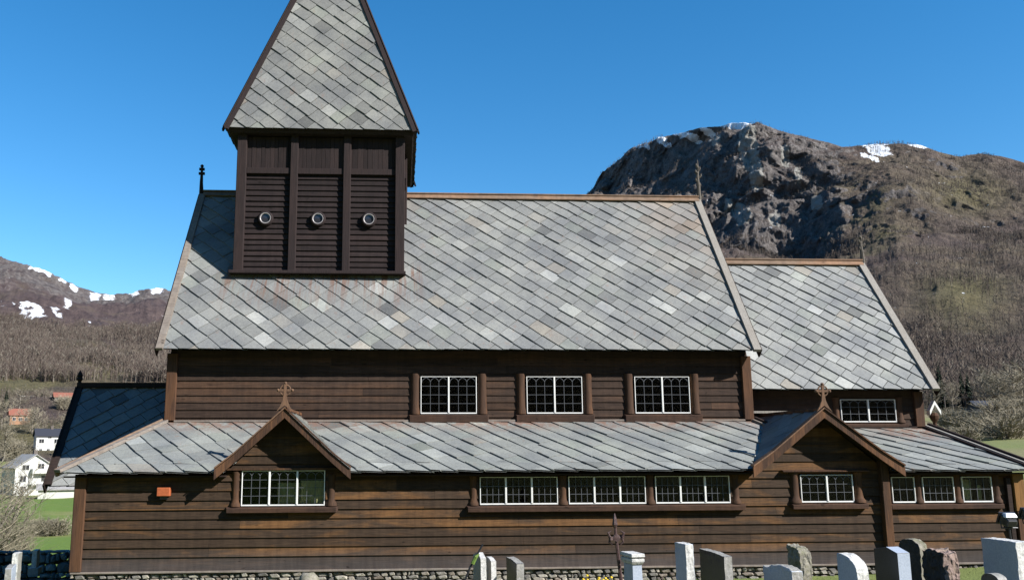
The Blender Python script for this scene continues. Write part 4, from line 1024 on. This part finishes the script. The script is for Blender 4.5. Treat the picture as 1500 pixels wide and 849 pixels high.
# mossy round boulder stone
b0 = thing('gravestone', 'small round mossy stone top against the church base below the left gable', 'gravestone', (-1.62, -3, zg(-3)), 'gravestones in the churchyard')
mb = MB(); mb.lathe((-1.62, -3, .02), [(.19, -.1), (.20, .15), (.17, .28), (.10, .345), (.001, .37)], 12); o = mb.build('slab', 'mossy_stone', b0, smooth=True)
for v in o.data.vertices: v.co += noise.noise_vector(v.co*7)*.03
# iron cross
ic = thing('grave_cross', 'rusty wrought iron grave cross with spear tip, leaning slightly left', 'grave cross', (3.45, -5.5, zg(-5.5)))
mb = MB(); mb.tube([(3.50, -5.5, .12), (3.44, -5.5, .8), (3.405, -5.5, 1.22), (3.40, -5.5, 1.34)], [.030, .027, .024, .018], 6); mb.build('shaft', 'iron', ic)
mb = MB(); mb.lathe((3.398, -5.5, 1.31), [(.018, 0), (.044, .06), (.030, .15), (.006, .235)], 6); mb.build('spear_tip', 'iron', ic)
mb = MB(); mb.beam((3.30, -5.55, 1.16), (3.52, -5.45, 1.17), .03, .05)
for sx_ in (-.10, .10):
    mb.tube([(3.41+sx_, -5.5, 1.17), (3.41+sx_*1.25, -5.5, 1.24), (3.41+sx_*.7, -5.5, 1.28)], [.022, .02, .006], 6)
    mb.tube([(3.41+sx_*.9, -5.5, 1.17), (3.41+sx_*1.1, -5.5, 1.10), (3.41+sx_*.5, -5.5, 1.05)], [.022, .018, .006], 6)
mb.lathe((3.41, -5.53, 1.17), [(.001, -.02), (.06, -.015), (.06, .04), (.001, .05)], 8, axis='y'); mb.build('cross_arm', 'iron', ic)
# leaning pole with plant tie
po = thing('garden_stake', 'thin dark stake leaning right with a pale green tie', 'stake', (0.82, -6, zg(-6)))
MB().tube([(.82, -6, .22), (1.06, -6, .80), (1.26, -6, 1.14)], [.017, .016, .014], 6).build('stake', 'black_metal', po)
MB().tube([(1.10, -6.02, .86), (1.15, -6.03, .96), (1.20, -6.02, 1.0)], [.03, .028, .01], 6).build('tie', 'leaf', po)
# floodlights
def flood(x, Y, z, lab):
    f = thing('floodlight', lab, 'floodlight', (x, Y, zg(Y)), 'floodlights beside the large block headstone')
    MB().tube([(x+.03, Y, .2), (x, Y, z-.10)], .016, 8).build('stand', 'black_metal', f)
    mb = MB(); d = Vector((0, 1, .55)).normalized(); u_ = Vector((0, -.55, 1)).normalized(); c = Vector((x, Y, z))
    def q(k, s, h): return [c+d*k+Vector((a*s, 0, 0))+u_*b_*h for a, b_ in ((-1,-1),(1,-1),(1,1),(-1,1))]
    mb.hexa(q(-.10, .075, .055), q(.06, .11, .085)); mb.build('housing', 'black_metal', f, bevel=.012)
    MB().hexa([c+Vector((a*.10, b_, .045)) for a, b_ in ((-1,-.10),(1,-.10),(1,.06),(-1,.06))], [c+Vector((a*.08, b_, .115)) for a, b_ in ((-1,-.07),(1,-.07),(1,.05),(-1,.05))]).build('hood', 'alu', f, bevel=.012)
    mb = MB(); mb.hexa(q(.061, .13, .10), q(.085, .13, .10)); mb.build('lens_frame', 'black_metal', f)
    mb = MB(); mb.tube([c+Vector((-.13, 0, 0)), c+Vector((-.13, -.01, -.11)), c+Vector((.13, -.01, -.11)), c+Vector((.13, 0, 0))], .012, 6); mb.build('bracket', 'black_metal', f)
flood(9.50, -6.0, 1.42, 'left floodlight with pale metal housing on a thin black stand'); flood(9.86, -6.0, 1.49, 'right floodlight, cut by the edge of the photo')

# dry stone wall
rnd = random.Random(9); mb = MB()
for lay in (0, .35): rubble(mb, -26, -8.3, -2.2+lay*.0, -1.02+lay*.2*0, 15.0+lay, .26, rnd, .2)
o = mb.build('dry_stone_wall', 'dry_stone'); tag(o, 'long low dry stone wall of grey rocks at the left edge below the field', 'stone wall')

# grass tufts along the wall base
def tri_mesh(name, mat, V_, F_):
    me = bpy.data.meshes.new(name); me.from_pydata(V_, [], F_); me.materials.append(M[mat]); return link(name, me)
rnd = random.Random(5); V_, F_ = [], []
for i in range(9000):
    y = -rnd.random()**1.5*9-.15; x = rnd.uniform(-8, 16)
    if x < 9 and rnd.random() < .5: x = rnd.uniform(-8, 16)
    z = zg(y, x)-.01; h = rnd.uniform(.04, .10); a = rnd.random()*6.28; w_ = .008
    k = len(V_); dx, dy = math.cos(a), math.sin(a)
    V_ += [(x-dx*w_, y-dy*w_, z), (x+dx*w_, y+dy*w_, z), (x+dy*h*.4, y+dx*h*.4, z+h)]; F_.append((k, k+1, k+2))
tag(tri_mesh('grass', 'blades', V_, F_), 'short spring grass between the gravestones', 'grass', kind='stuff')

# ------------------------------------------------------------------ bare trees
def branch_tree(mb, p, d, L, r, lev, rnd, maxlev, spread=.55, up=.12, kids=(3, 5)):
    pts = [Vector(p)]; rs = [r]; dd = Vector(d).normalized(); seg = 4
    for i in range(seg):
        dd = (dd+Vector((rnd.gauss(0, .13), rnd.gauss(0, .13), rnd.gauss(0, .08)+up*.4))).normalized()
        pts.append(pts[-1]+dd*L/seg); rs.append(r*(1-(i+1)/seg*.72))
    mb.tube(pts, rs, 5 if lev < 2 else 3, cap=False)
    if lev >= maxlev: return
    for _ in range(rnd.randint(*kids)):
        t = rnd.uniform(.25, 1.0); i = min(int(t*seg), seg-1); q = pts[i].lerp(pts[i+1], t*seg-i)
        a = Vector((rnd.gauss(0, 1), rnd.gauss(0, 1), rnd.gauss(0, .6))).normalized()
        branch_tree(mb, q, dd*(1-spread)+a*spread+Vector((0, 0, up)), L*rnd.uniform(.45, .75), max(.004, rs[i]*.55), lev+1, rnd, maxlev, spread, up, kids)
def bare_tree(x, y, z, h, lab, seed, r=.12, stems=1, group=None, name='bare_tree', lev=4, wide=1.0):
    rnd = random.Random(seed); t = thing(name, lab, 'tree' if name == 'bare_tree' else 'bush', (x, y, z), group)
    tr = MB(); cr = MB()
    for s in range(stems):
        d = Vector((rnd.gauss(0, .28*wide if stems > 1 else .05), rnd.gauss(0, .28*wide if stems > 1 else .05), 1)).normalized(); k = 6; pts = [Vector((x+rnd.gauss(0, .15*(stems > 1)), y+rnd.gauss(0, .15*(stems > 1)), z-.1))]; rs = [r]
        for i in range(k):
            d = (d+Vector((rnd.gauss(0, .08), rnd.gauss(0, .08), .05))).normalized(); pts.append(pts[-1]+d*h*.85/k); rs.append(r*(1-(i+1)/k*.85))
        tr.tube(pts, rs, 6, cap=False)
        for i in range(1, k+1):
            for _ in range(3 if stems > 1 else 5):
                a = rnd.random()*6.28
                branch_tree(cr, pts[i].lerp(pts[i-1], rnd.random()), Vector((math.cos(a)*wide, math.sin(a)*wide, .55)), h*.36*(1.1-i/k*.6), rs[i]*.6+.01, 1, rnd, lev, .5, .1, (3, 4))
    tr.build('trunk', 'bark', t); cr.build('crown', 'twig', t)
    return t
def at(px, py, D):
    d = ray(px, py); k = D/d.y if abs(d.y) > 1e-6 else 0; return EYE+d*k
def gz(px, r): return near_z(px, r, azim(px))
# near shrubs at left
for i, (px, D, h, sd_, lab) in enumerate([(-4, 42, 4.6, 3, 'large leafless grey bush at the left edge, in front of the villa'), (26, 47, 2.6, 4, 'smaller leafless bush between the large bush and the green field'), (-40, 40, 6.2, 8, 'tall bare tree cut off by the left edge behind the big bush')]):
    p = at(px, 700, D); bare_tree(p.x, p.y, gz(px, D)-.1, h, lab, sd_, .07, stems=7, group='bare shrubs at the left edge', name='bare_bush', lev=3, wide=1.3)

def ground_at(px, r):
    if r < 300: return gz(px, r)
    rk, zk = knots(px); return interp(r, rk, zk)
def place(px, r):
    az = azim(px); return Vector((r*math.sin(az), EYE.y+r*math.cos(az), ground_at(px, r)))

# small far trees: individuals built from one prototype of each kind
def small_tree_mesh(seed, h=1.0, n_tw=70, w_=.006):
    rnd = random.Random(seed); mb = MB(); pts = [Vector((0, 0, 0)), Vector((.01, 0, .4)), Vector((-.01, .01, .95))]
    tr = MB(); tr.tube(pts, [.020, .014, .004], 4, cap=False)
    for i in range(n_tw):
        z = rnd.uniform(.15, .95); L = (.34-.26*abs(z-.45))*rnd.uniform(.6, 1.2); a = rnd.random()*6.28
        p = Vector((0, 0, z)); q = p+Vector((math.cos(a)*L, math.sin(a)*L, L*rnd.uniform(.3, 1.0)))
        mb.tube([p, p.lerp(q, .5)+Vector((0, 0, -.02)), q], [w_*1.1, w_*.7, w_*.3], 3, cap=False)
        for _ in range(5):
            t = rnd.uniform(.3, 1); s = p.lerp(q, t); e = s+Vector((rnd.gauss(0, .05), rnd.gauss(0, .05), rnd.uniform(.02, .12)))
            mb.tube([s, e], [w_*.55, w_*.25], 3, cap=False)
    return tr, mb
def spruce_mesh(seed):
    rnd = random.Random(seed); tr = MB(); tr.tube([(0, 0, 0), (0, 0, .98)], [.022, .003], 5, cap=False); mb = MB()
    for i in range(420):
        z = rnd.uniform(.06, 1.0); R = .23*(1.02-z)**.85*rnd.uniform(.45, 1.15); a = rnd.random()*6.28; w2 = .028*(1.15-z)
        c, s = math.cos(a), math.sin(a); p0 = Vector((0, 0, z)); e = Vector((c*R, s*R, z-R*.35)); m_ = p0.lerp(e, .55)
        mb.add([p0, m_+Vector((-s*w2, c*w2, .0)), e, m_+Vector((s*w2, -c*w2, .0)), m_+Vector((0, 0, -w2*1.6))], [(0, 1, 2, 3), (0, 4, 2)])
    return tr, mb
def shrub_mesh(seed):
    rnd = random.Random(seed); tr = MB(); mb = MB()
    for i in range(9):
        a = rnd.random()*6.28; tr.tube([(0, 0, 0), (math.cos(a)*.08, math.sin(a)*.08, .3), (math.cos(a)*.16, math.sin(a)*.16, .6)], [.014, .010, .005], 4, cap=False)
    for i in range(230):
        a = rnd.random()*6.28; rr_ = rnd.random()**.6*.34; z0 = rnd.uniform(.02, .55); L = rnd.uniform(.18, .42)
        p = Vector((math.cos(a)*rr_*.6, math.sin(a)*rr_*.6, z0)); d = Vector((math.cos(a)*rr_+rnd.gauss(0, .12), math.sin(a)*rr_+rnd.gauss(0, .12), rnd.uniform(.3, .9))).normalized()
        q = p+d*L; mb.tube([p, p.lerp(q, .5)+Vector((rnd.gauss(0, .02), rnd.gauss(0, .02), 0)), q], [.008, .006, .003], 3, cap=False)
        for _ in range(3):
            s_ = p.lerp(q, rnd.uniform(.3, 1)); mb.tube([s_, s_+Vector((rnd.gauss(0, .06), rnd.gauss(0, .06), rnd.uniform(0, .10)))], [.005, .002], 3, cap=False)
    return tr, mb
def proto(kind, seed):
    tr, cr = {'spruce_tree': spruce_mesh, 'bare_tree': small_tree_mesh, 'bare_bush': shrub_mesh}[kind](seed)
    out = []
    for mb, nm, mt_ in ((tr, 'stem' if kind == 'bare_bush' else 'trunk', 'bark'), (cr, 'crown', 'conifer' if kind == 'spruce_tree' else 'twig')):
        me = bpy.data.meshes.new(kind+'_'+nm); me.from_pydata(mb.v, [], mb.f); me.materials.append(M[mt_]); out.append((nm, me))
    return out
PROT = {('spruce_tree', s): proto('spruce_tree', s) for s in (1, 2)}
PROT.update({('bare_bush', s): proto('bare_bush', s) for s in (1, 2, 3)})
PROT.update({('bare_tree', s): proto('bare_tree', s) for s in (1, 2, 3)})
def ftree(kind, sd_, px, r, h, wide, lab, group):
    p = place(px, r); t = thing(kind, lab, 'bush' if kind == 'bare_bush' else 'tree', tuple(p-Vector((0, 0, .2))), group)
    t.scale = (h*wide, h*wide, h); t.rotation_euler = (0, 0, px*.7)
    for nm, me in PROT[(kind, sd_)]:
        o = bpy.data.objects.new(nm, me); COL.objects.link(o); o.parent = t
SP = 'dark spruces on the slope at the right'
ftree('spruce_tree', 1, 1380, 330, 15, .9, 'dark spruce close above the pale hooded finial', SP)
ftree('spruce_tree', 2, 1412, 340, 12, .8, 'slim dark spruce, left one of the pair beside the dark shed', SP)
ftree('spruce_tree', 1, 1421, 338, 11.5, .95, 'bushy dark spruce, right one of the pair beside the dark shed', SP)
BT = 'leafless trees on the right slope'
BL = ['grey leafless tree standing behind the dark shed', 'leafless tree right of the dark shed', 'slender bare tree on the slope under the power line', 'wide bare tree by the right edge above the meadow', 'bare tree with purple twigs above the meadow hedge', 'low bare tree left of the hooded finial', 'small leafless tree between spruces and finial', 'bare tree at the right photo edge']
for i, (px, r, h) in enumerate([(1452, 325, 11), (1466, 318, 10), (1440, 350, 12), (1488, 310, 12), (1476, 322, 9), (1368, 320, 9), (1396, 330, 8), (1499, 330, 14)]):
    ftree('bare_tree', i % 3+1, px, r, h, 1.5, BL[i], BT)
BU = 'bushes on the right meadow'
for i, (px, r, h, wd, lab) in enumerate([(1386, 200, 5.0, 1.8, 'bush right beneath the pale hooded finial'), (1410, 150, 3.4, 2.2, 'low tan bush hugging the dark hip board, first from the finial'), (1436, 250, 3.2, 2.0, 'large bush directly in front of the dark shed'), (1462, 230, 6.5, 2.0, 'big bush on the far meadow, right of the shed'), (1486, 245, 7, 2.0, 'broad bush on the far meadow near the right photo edge'), (1400, 190, 5.0, 2.0, 'tan leafless bush right of the hooded finial'), (1424, 175, 4.6, 2.3, 'rounded bush low on the meadow above the dark hip board'), (1447, 165, 4.6, 2.3, 'bare bush in the middle of the meadow thicket'), (1470, 160, 4.5, 2.3, 'dense bush where the meadow thicket meets the green grass'), (1492, 170, 6, 2.0, 'tallest bush at the right end of the meadow thicket')]):
    ftree('bare_bush', i % 3+1, px, r, h, wd, lab, BU)
LB = 'trees and bushes between the houses at the left'
ll = ['bare tree left of the orange house', 'bare tree between the orange and white houses', 'bush above the white villa roof', 'tree behind the white house with black roof', 'bush in front of the white house', 'low bush under the red roof', 'bare tree on the bank above the orange house', 'thin tree at the far left above the villa', 'bush on the slope under the railing line', 'bare tree beside the narthex roof']
for i, (px, r, h) in enumerate([(5, 370, 11), (46, 365, 9), (30, 300, 8), (50, 360, 10), (96, 315, 5), (92, 430, 8), (28, 430, 9), (12, 310, 10), (60, 460, 8), (100, 360, 8)]):
    ftree('bare_bush' if 'bush' in ll[i] else 'bare_tree', i % 3+1, px, r, h, 1.6, ll[i], LB)
ftree('spruce_tree', 2, 8, 440, 8, 1.2, 'small dark spruce at the far left above the orange house', None)
# dark shrub row in the green field
for i, (px, wd) in enumerate([(70, 1.7), (84, 2.2), (98, 2.0)]):
    ftree('bare_bush', i+1, px, 92, 2.1, wd, ['brown shrub, left one of three in the green field', 'brown shrub, middle of three in the green field', 'brown shrub nearest the church of three in the green field'][i], 'brown shrubs in the field')

# woodland on the slopes as stuff
def woodland(name, G, jr, pxr, count, h0, h1, label, seed, keep=None):
    rs = np.random.RandomState(seed); na, K, _ = G.shape; V_ = []; F_ = []; c = 0; tries = 0
    while c < count and tries < count*4:
        tries += 1
        i = rs.randint(0, na-1); j = rs.randint(jr[0], jr[1]); u_, v_ = rs.rand(2)
        p = G[i, j]*(1-u_)*(1-v_)+G[i+1, j]*u_*(1-v_)+G[i, j+1]*(1-u_)*v_+G[i+1, j+1]*u_*v_
        nrm = np.cross(G[i+1, j]-G[i, j], G[i, j+1]-G[i, j]); nrm /= (np.linalg.norm(nrm)+1e-9)
        if abs(nrm[2]) < .45: continue
        if keep and not keep(p): continue
        cl_ = fb(p[0]*.012, p[1]*.012, 21, 3)
        if rs.rand() > .62+cl_*1.3: continue
        h = rs.uniform(h0, h1)*(1+.35*cl_); d = math.hypot(p[0], p[1]+20); w_ = h*.012+d*.00012
        a = rs.rand()*3.14; k = len(V_); cx_, cy_ = math.cos(a)*w_, math.sin(a)*w_
        V_ += [(p[0]-cx_, p[1]-cy_, p[2]-.5), (p[0]+cx_, p[1]+cy_, p[2]-.5), (p[0]+rs.randn()*.04*h, p[1], p[2]+h)]; F_.append((k, k+1, k+2))
        for b_ in range(9):
            z = p[2]+h*rs.uniform(.25, .9); L = h*rs.uniform(.08, .22); a = rs.rand()*6.28; k = len(V_); dx, dy = math.cos(a)*L, math.sin(a)*L
            V_ += [(p[0], p[1], z-w_), (p[0]+dx*.3-dy*.05, p[1]+dy*.3, z+L*.6+w_*1.0), (p[0]+dx, p[1]+dy, z+L*rs.uniform(1.0, 2.4))]; F_.append((k, k+1, k+2))
        c += 1
    tag(tri_mesh(name, 'woods', V_, F_), label, 'woodland', kind='stuff')
woodland('woodland', G_left, (30, 76), None, 15000, 6, 10, 'grey-brown leafless birch woodland covering the hillside at the left', 1, keep=lambda p: p[2] > 44)
HP = [place(px, r_) for px, r_ in ((73, 330), (48, 222), (29, 385), (94, 450))]
def clear(p):
    for h_ in HP:
        d_ = (Vector((h_.x, h_.y))-Vector((0, EYE.y))).normalized(); q_ = Vector((p[0]-h_.x, p[1]-h_.y)); al = q_.dot(d_)
        if -60 < al < 8 and abs(q_.x*d_.y-q_.y*d_.x) < 6: return False
    return True
woodland('scrub', G_left, (0, 31), None, 2600, 1.6, 4.2, 'low leafless scrub and bushes between the houses on the left slope', 4, keep=clear)
woodland('scrub', G_right, (0, 15), None, 1500, 1.5, 4.5, 'low leafless scrub on the edge of the right meadow', 5, keep=lambda p: p[0] > 100 and not (142 < p[0] < 178 and p[1] < 265))
woodland('woodland', G_right, (14, 110), None, 15000, 5, 9, 'brown leafless woodland on the lower slopes of the right mountain', 2, keep=lambda p: p[0] > 100)
woodland('woodland', G_right, (110, 236), None, 9000, 3, 6, 'sparse scrub birch on the ledges and crest of the mountain', 3, keep=lambda p: p[0] > 100)

# ------------------------------------------------------------------ houses
def house(name, label, px, r, W, D, H, RH, walls, rf, rot=0.0, wins=(), chimney=False, gable_front=False, extra=None, dz=0.0):
    p = place(px, r); p.z += dz
    h = thing(name, label, 'house' if 'house' in name or 'villa' in name else 'shed', tuple(p))
    fac = math.atan2(-(p.x), -(p.y-EYE.y)) if True else 0
    T = Matrix.Translation(p) @ Matrix.Rotation(-azim(px)+rot, 4, 'Z')
    def B(mb): 
        mb.v = [tuple(T @ Vector(v)) for v in mb.v]; return mb
    # local: front faces -y
    mb = MB()
    if gable_front: mb.prism([(-W/2, -D/2, -2), (W/2, -D/2, -2), (W/2, -D/2, H), (0, -D/2, H+RH), (-W/2, -D/2, H)], (0, D, 0))
    else: mb.prism([(-W/2, -D/2, -2), (-W/2, D/2, -2), (-W/2, D/2, H), (-W/2, 0, H+RH), (-W/2, -D/2, H)], (W, 0, 0))
    B(mb).build('wall', walls, h)
    mb = MB(); o_ = .45; t = .22
    if gable_front:
        for s in (-1, 1): 
            e = o_*RH/(W/2)
            mb.prism([(0, -D/2-o_, H+RH+.03), (s*(W/2+o_), -D/2-o_, H-e+.03), (s*(W/2+o_), -D/2-o_, H-e+t), (0, -D/2-o_, H+RH+t)], (0, D+2*o_, 0))
    else:
        for s in (-1, 1):
            e = o_*RH/(D/2)
            mb.prism([(-W/2-o_, 0, H+RH+.03), (-W/2-o_, s*(D/2+o_), H-e+.03), (-W/2-o_, s*(D/2+o_), H-e+t), (-W/2-o_, 0, H+RH+t)], (W+2*o_, 0, 0))
    ro = B(mb).build('roof', rf, h)
    if chimney: B(MB().box(-.4+W*.15, .4+W*.15, -.4, .4, H+RH*.5, H+RH+1.1)).build('chimney', 'house_brown', ro)
    for (x, z, w_, hh) in wins:
        fr = B(MB().box(x-w_/2-.1, x+w_/2+.1, -D/2-.05, -D/2+.02, z-hh/2-.1, z+hh/2+.1)).build('window', 'house_white', h)
        B(MB().box(x-w_/2, x-.04, -D/2-.08, -D/2-.053, z-hh/2, z+hh/2).box(x+.04, x+w_/2, -D/2-.08, -D/2-.053, z-hh/2, z+hh/2)).build('window_pane', 'window_dark', fr)
    if extra:
        for nm, mt_, bx_ in extra:
            q = MB()
            for b6 in bx_: q.box(*b6)
            B(q).build(nm, mt_, h)
    return h
house('white_house', 'white two-storey house with black roof and three small basement windows', 73, 330, 7.6, 7, 5.6, 2.2, 'house_white', 'roof_black', .12,
      [(-2.2, 3.9, 1.4, 1.2), (0.2, 5.1, 1, .6), (2.3, 3.9, 1.3, 1.2), (-2.3, 1.0, .8, .7), (0, 1.0, .8, .7), (2.2, 1.0, .8, .7)], True, dz=-.8)
house('white_villa', 'large white villa with broad pale gable roof and balconies beside the bare bush', 48, 222, 8.2, 8, 5.0, 2.6, 'house_white', 'roof_grey', .35,
      [(-2.0, 5.0, 1.4, 1.0), (1.2, 5.2, 1.3, 1.1), (-2.4, 2.6, 1.2, 1.2), (2.2, 2.6, 1.6, 1.2), (-2.2, .6, 1.2, .9), (1.8, .6, 1.6, 1.2)], True, True,
      extra=[('balcony', 'house_cream', [(-1.0, 4.3, -5.4, -4.05, 3.7, 4.7), (-1.0, 4.3, -5.3, -4.05, 1.3, 1.5)]), ('balcony_post', 'house_white', [(-.95, -.8, -5.3, -5.15, -1.5, 3.7)]), ('balcony_post', 'house_white', [(4.1, 4.25, -5.3, -5.15, -1.5, 3.7)])], dz=.4)
house('orange_house', 'small ochre orange house half hidden among bare trees above the villa', 29, 385, 7.0, 6, 3.4, 2.2, 'house_orange', 'roof_red', .1, [(-2, 1.8, 1, 1.1), (0.2, 1.8, 1, 1.1), (2.2, 1.8, 1, 1.1)])
house('red_roofed_house', 'long low house with red roof high on the slope beside the narthex roof', 94, 450, 9.5, 7, 3.4, 2.0, 'house_brown', 'roof_red', .1, [(-3, 2, 1.5, 1.1), (0, 2, 1.5, 1.1), (3, 2, 1.5, 1.1)])
house('dark_shed', 'small dark shed with grey side below the spruces at the right', 1439, 290, 5.6, 5, 2.6, 1.3, 'house_dark', 'roof_black', .5, [(-1.4, 1.5, .9, .8), (1.5, 1.5, .9, .8)])
# low stone shed roof seen under the narthex eave
house('field_barn', 'long low grey barn at the edge of the green field, half hidden by the church', 96, 205, 8, 5, 1.6, .9, 'house_cream', 'roof_grey', .0)

# rail fence line on the left slope
V_ = MB(); rl = []
for px in np.arange(-40, 130, 6):
    p = place(px, 492); rl.append(p+Vector((0, 0, 1.1))); V_.tube([p-Vector((0, 0, .3)), p+Vector((0, 0, 1.2))], .12, 4)
f = V_.build('fence_post_row', 'house_brown')
f.name = 'road_fence'; tag(f, 'pale roadside fence running level across the left slope above the houses', 'fence')
MB().tube(rl, .14, 4).build('fence_rail', 'curb', f)
# road on the left slope
V_ = []; F_ = []
for i, px in enumerate(np.arange(-60, 240, 10)):
    a = place(px, 484); b_ = place(px, 476); a.z += .5; b_.z = a.z; V_ += [tuple(a), tuple(b_), tuple(b_-Vector((0, 0, 2))), tuple(a-Vector((0,0,.8)))]
    if i: k = 4*i; F_ += [(k-4, k, k+1, k-3), (k-3, k+1, k+2, k-2), (k-4, k-1, k+3, k)]
o = tri_mesh('road', 'curb', V_, F_); tag(o, None, None, kind='structure')
# power line
pw = thing('power_line', 'thin sagging power cable crossing the slope at the right edge', 'power line', tuple(place(1540, 260)))
a, b_ = place(1385, 300), place(1560, 240)
za, zb = EYE.z+300*tan_el(1385, 582), EYE.z+240*tan_el(1560, 556)
pts = []
for t in np.linspace(0, 1, 17):
    p = a.lerp(b_, t); p.z = za*(1-t)+zb*t-2.2*4*t*(1-t)*.5; pts.append(p)
MB().tube(pts, .06, 5).build('cable', 'wire', pw)
MB().tube([b_, (b_.x, b_.y, zb+.5)], .16, 8).build('pole', 'house_brown', pw)
MB().tube([a, (a.x, a.y, za+.4)], .14, 8).build('pole', 'house_brown', pw)

# flowers near the foundation
fl = thing('flower_clump', 'small clump of yellow spring flowers before the foundation near the iron cross', 'flowers', (4.0, -1.2, -.30))
rnd = random.Random(2); mb = MB(); m2 = MB()
for i in range(60):
    x, y = 4.0+rnd.gauss(0, .16), -1.2+rnd.gauss(0, .12); h = rnd.uniform(.12, .25)
    h -= .28
    m2.tube([(x, y, -.32), (x+rnd.gauss(0, .02), y, h)], .006, 3)
    if i % 3 == 0: mb.lathe((x, y, h), [(.001, 0), (.03, .015), (.025, .04), (.001, .05)], 6)
m2.build('stems', 'leaf', fl); M['yellow'] = plain('yellow', (.6, .42, .03), .6); mb.build('petals', 'yellow', fl)
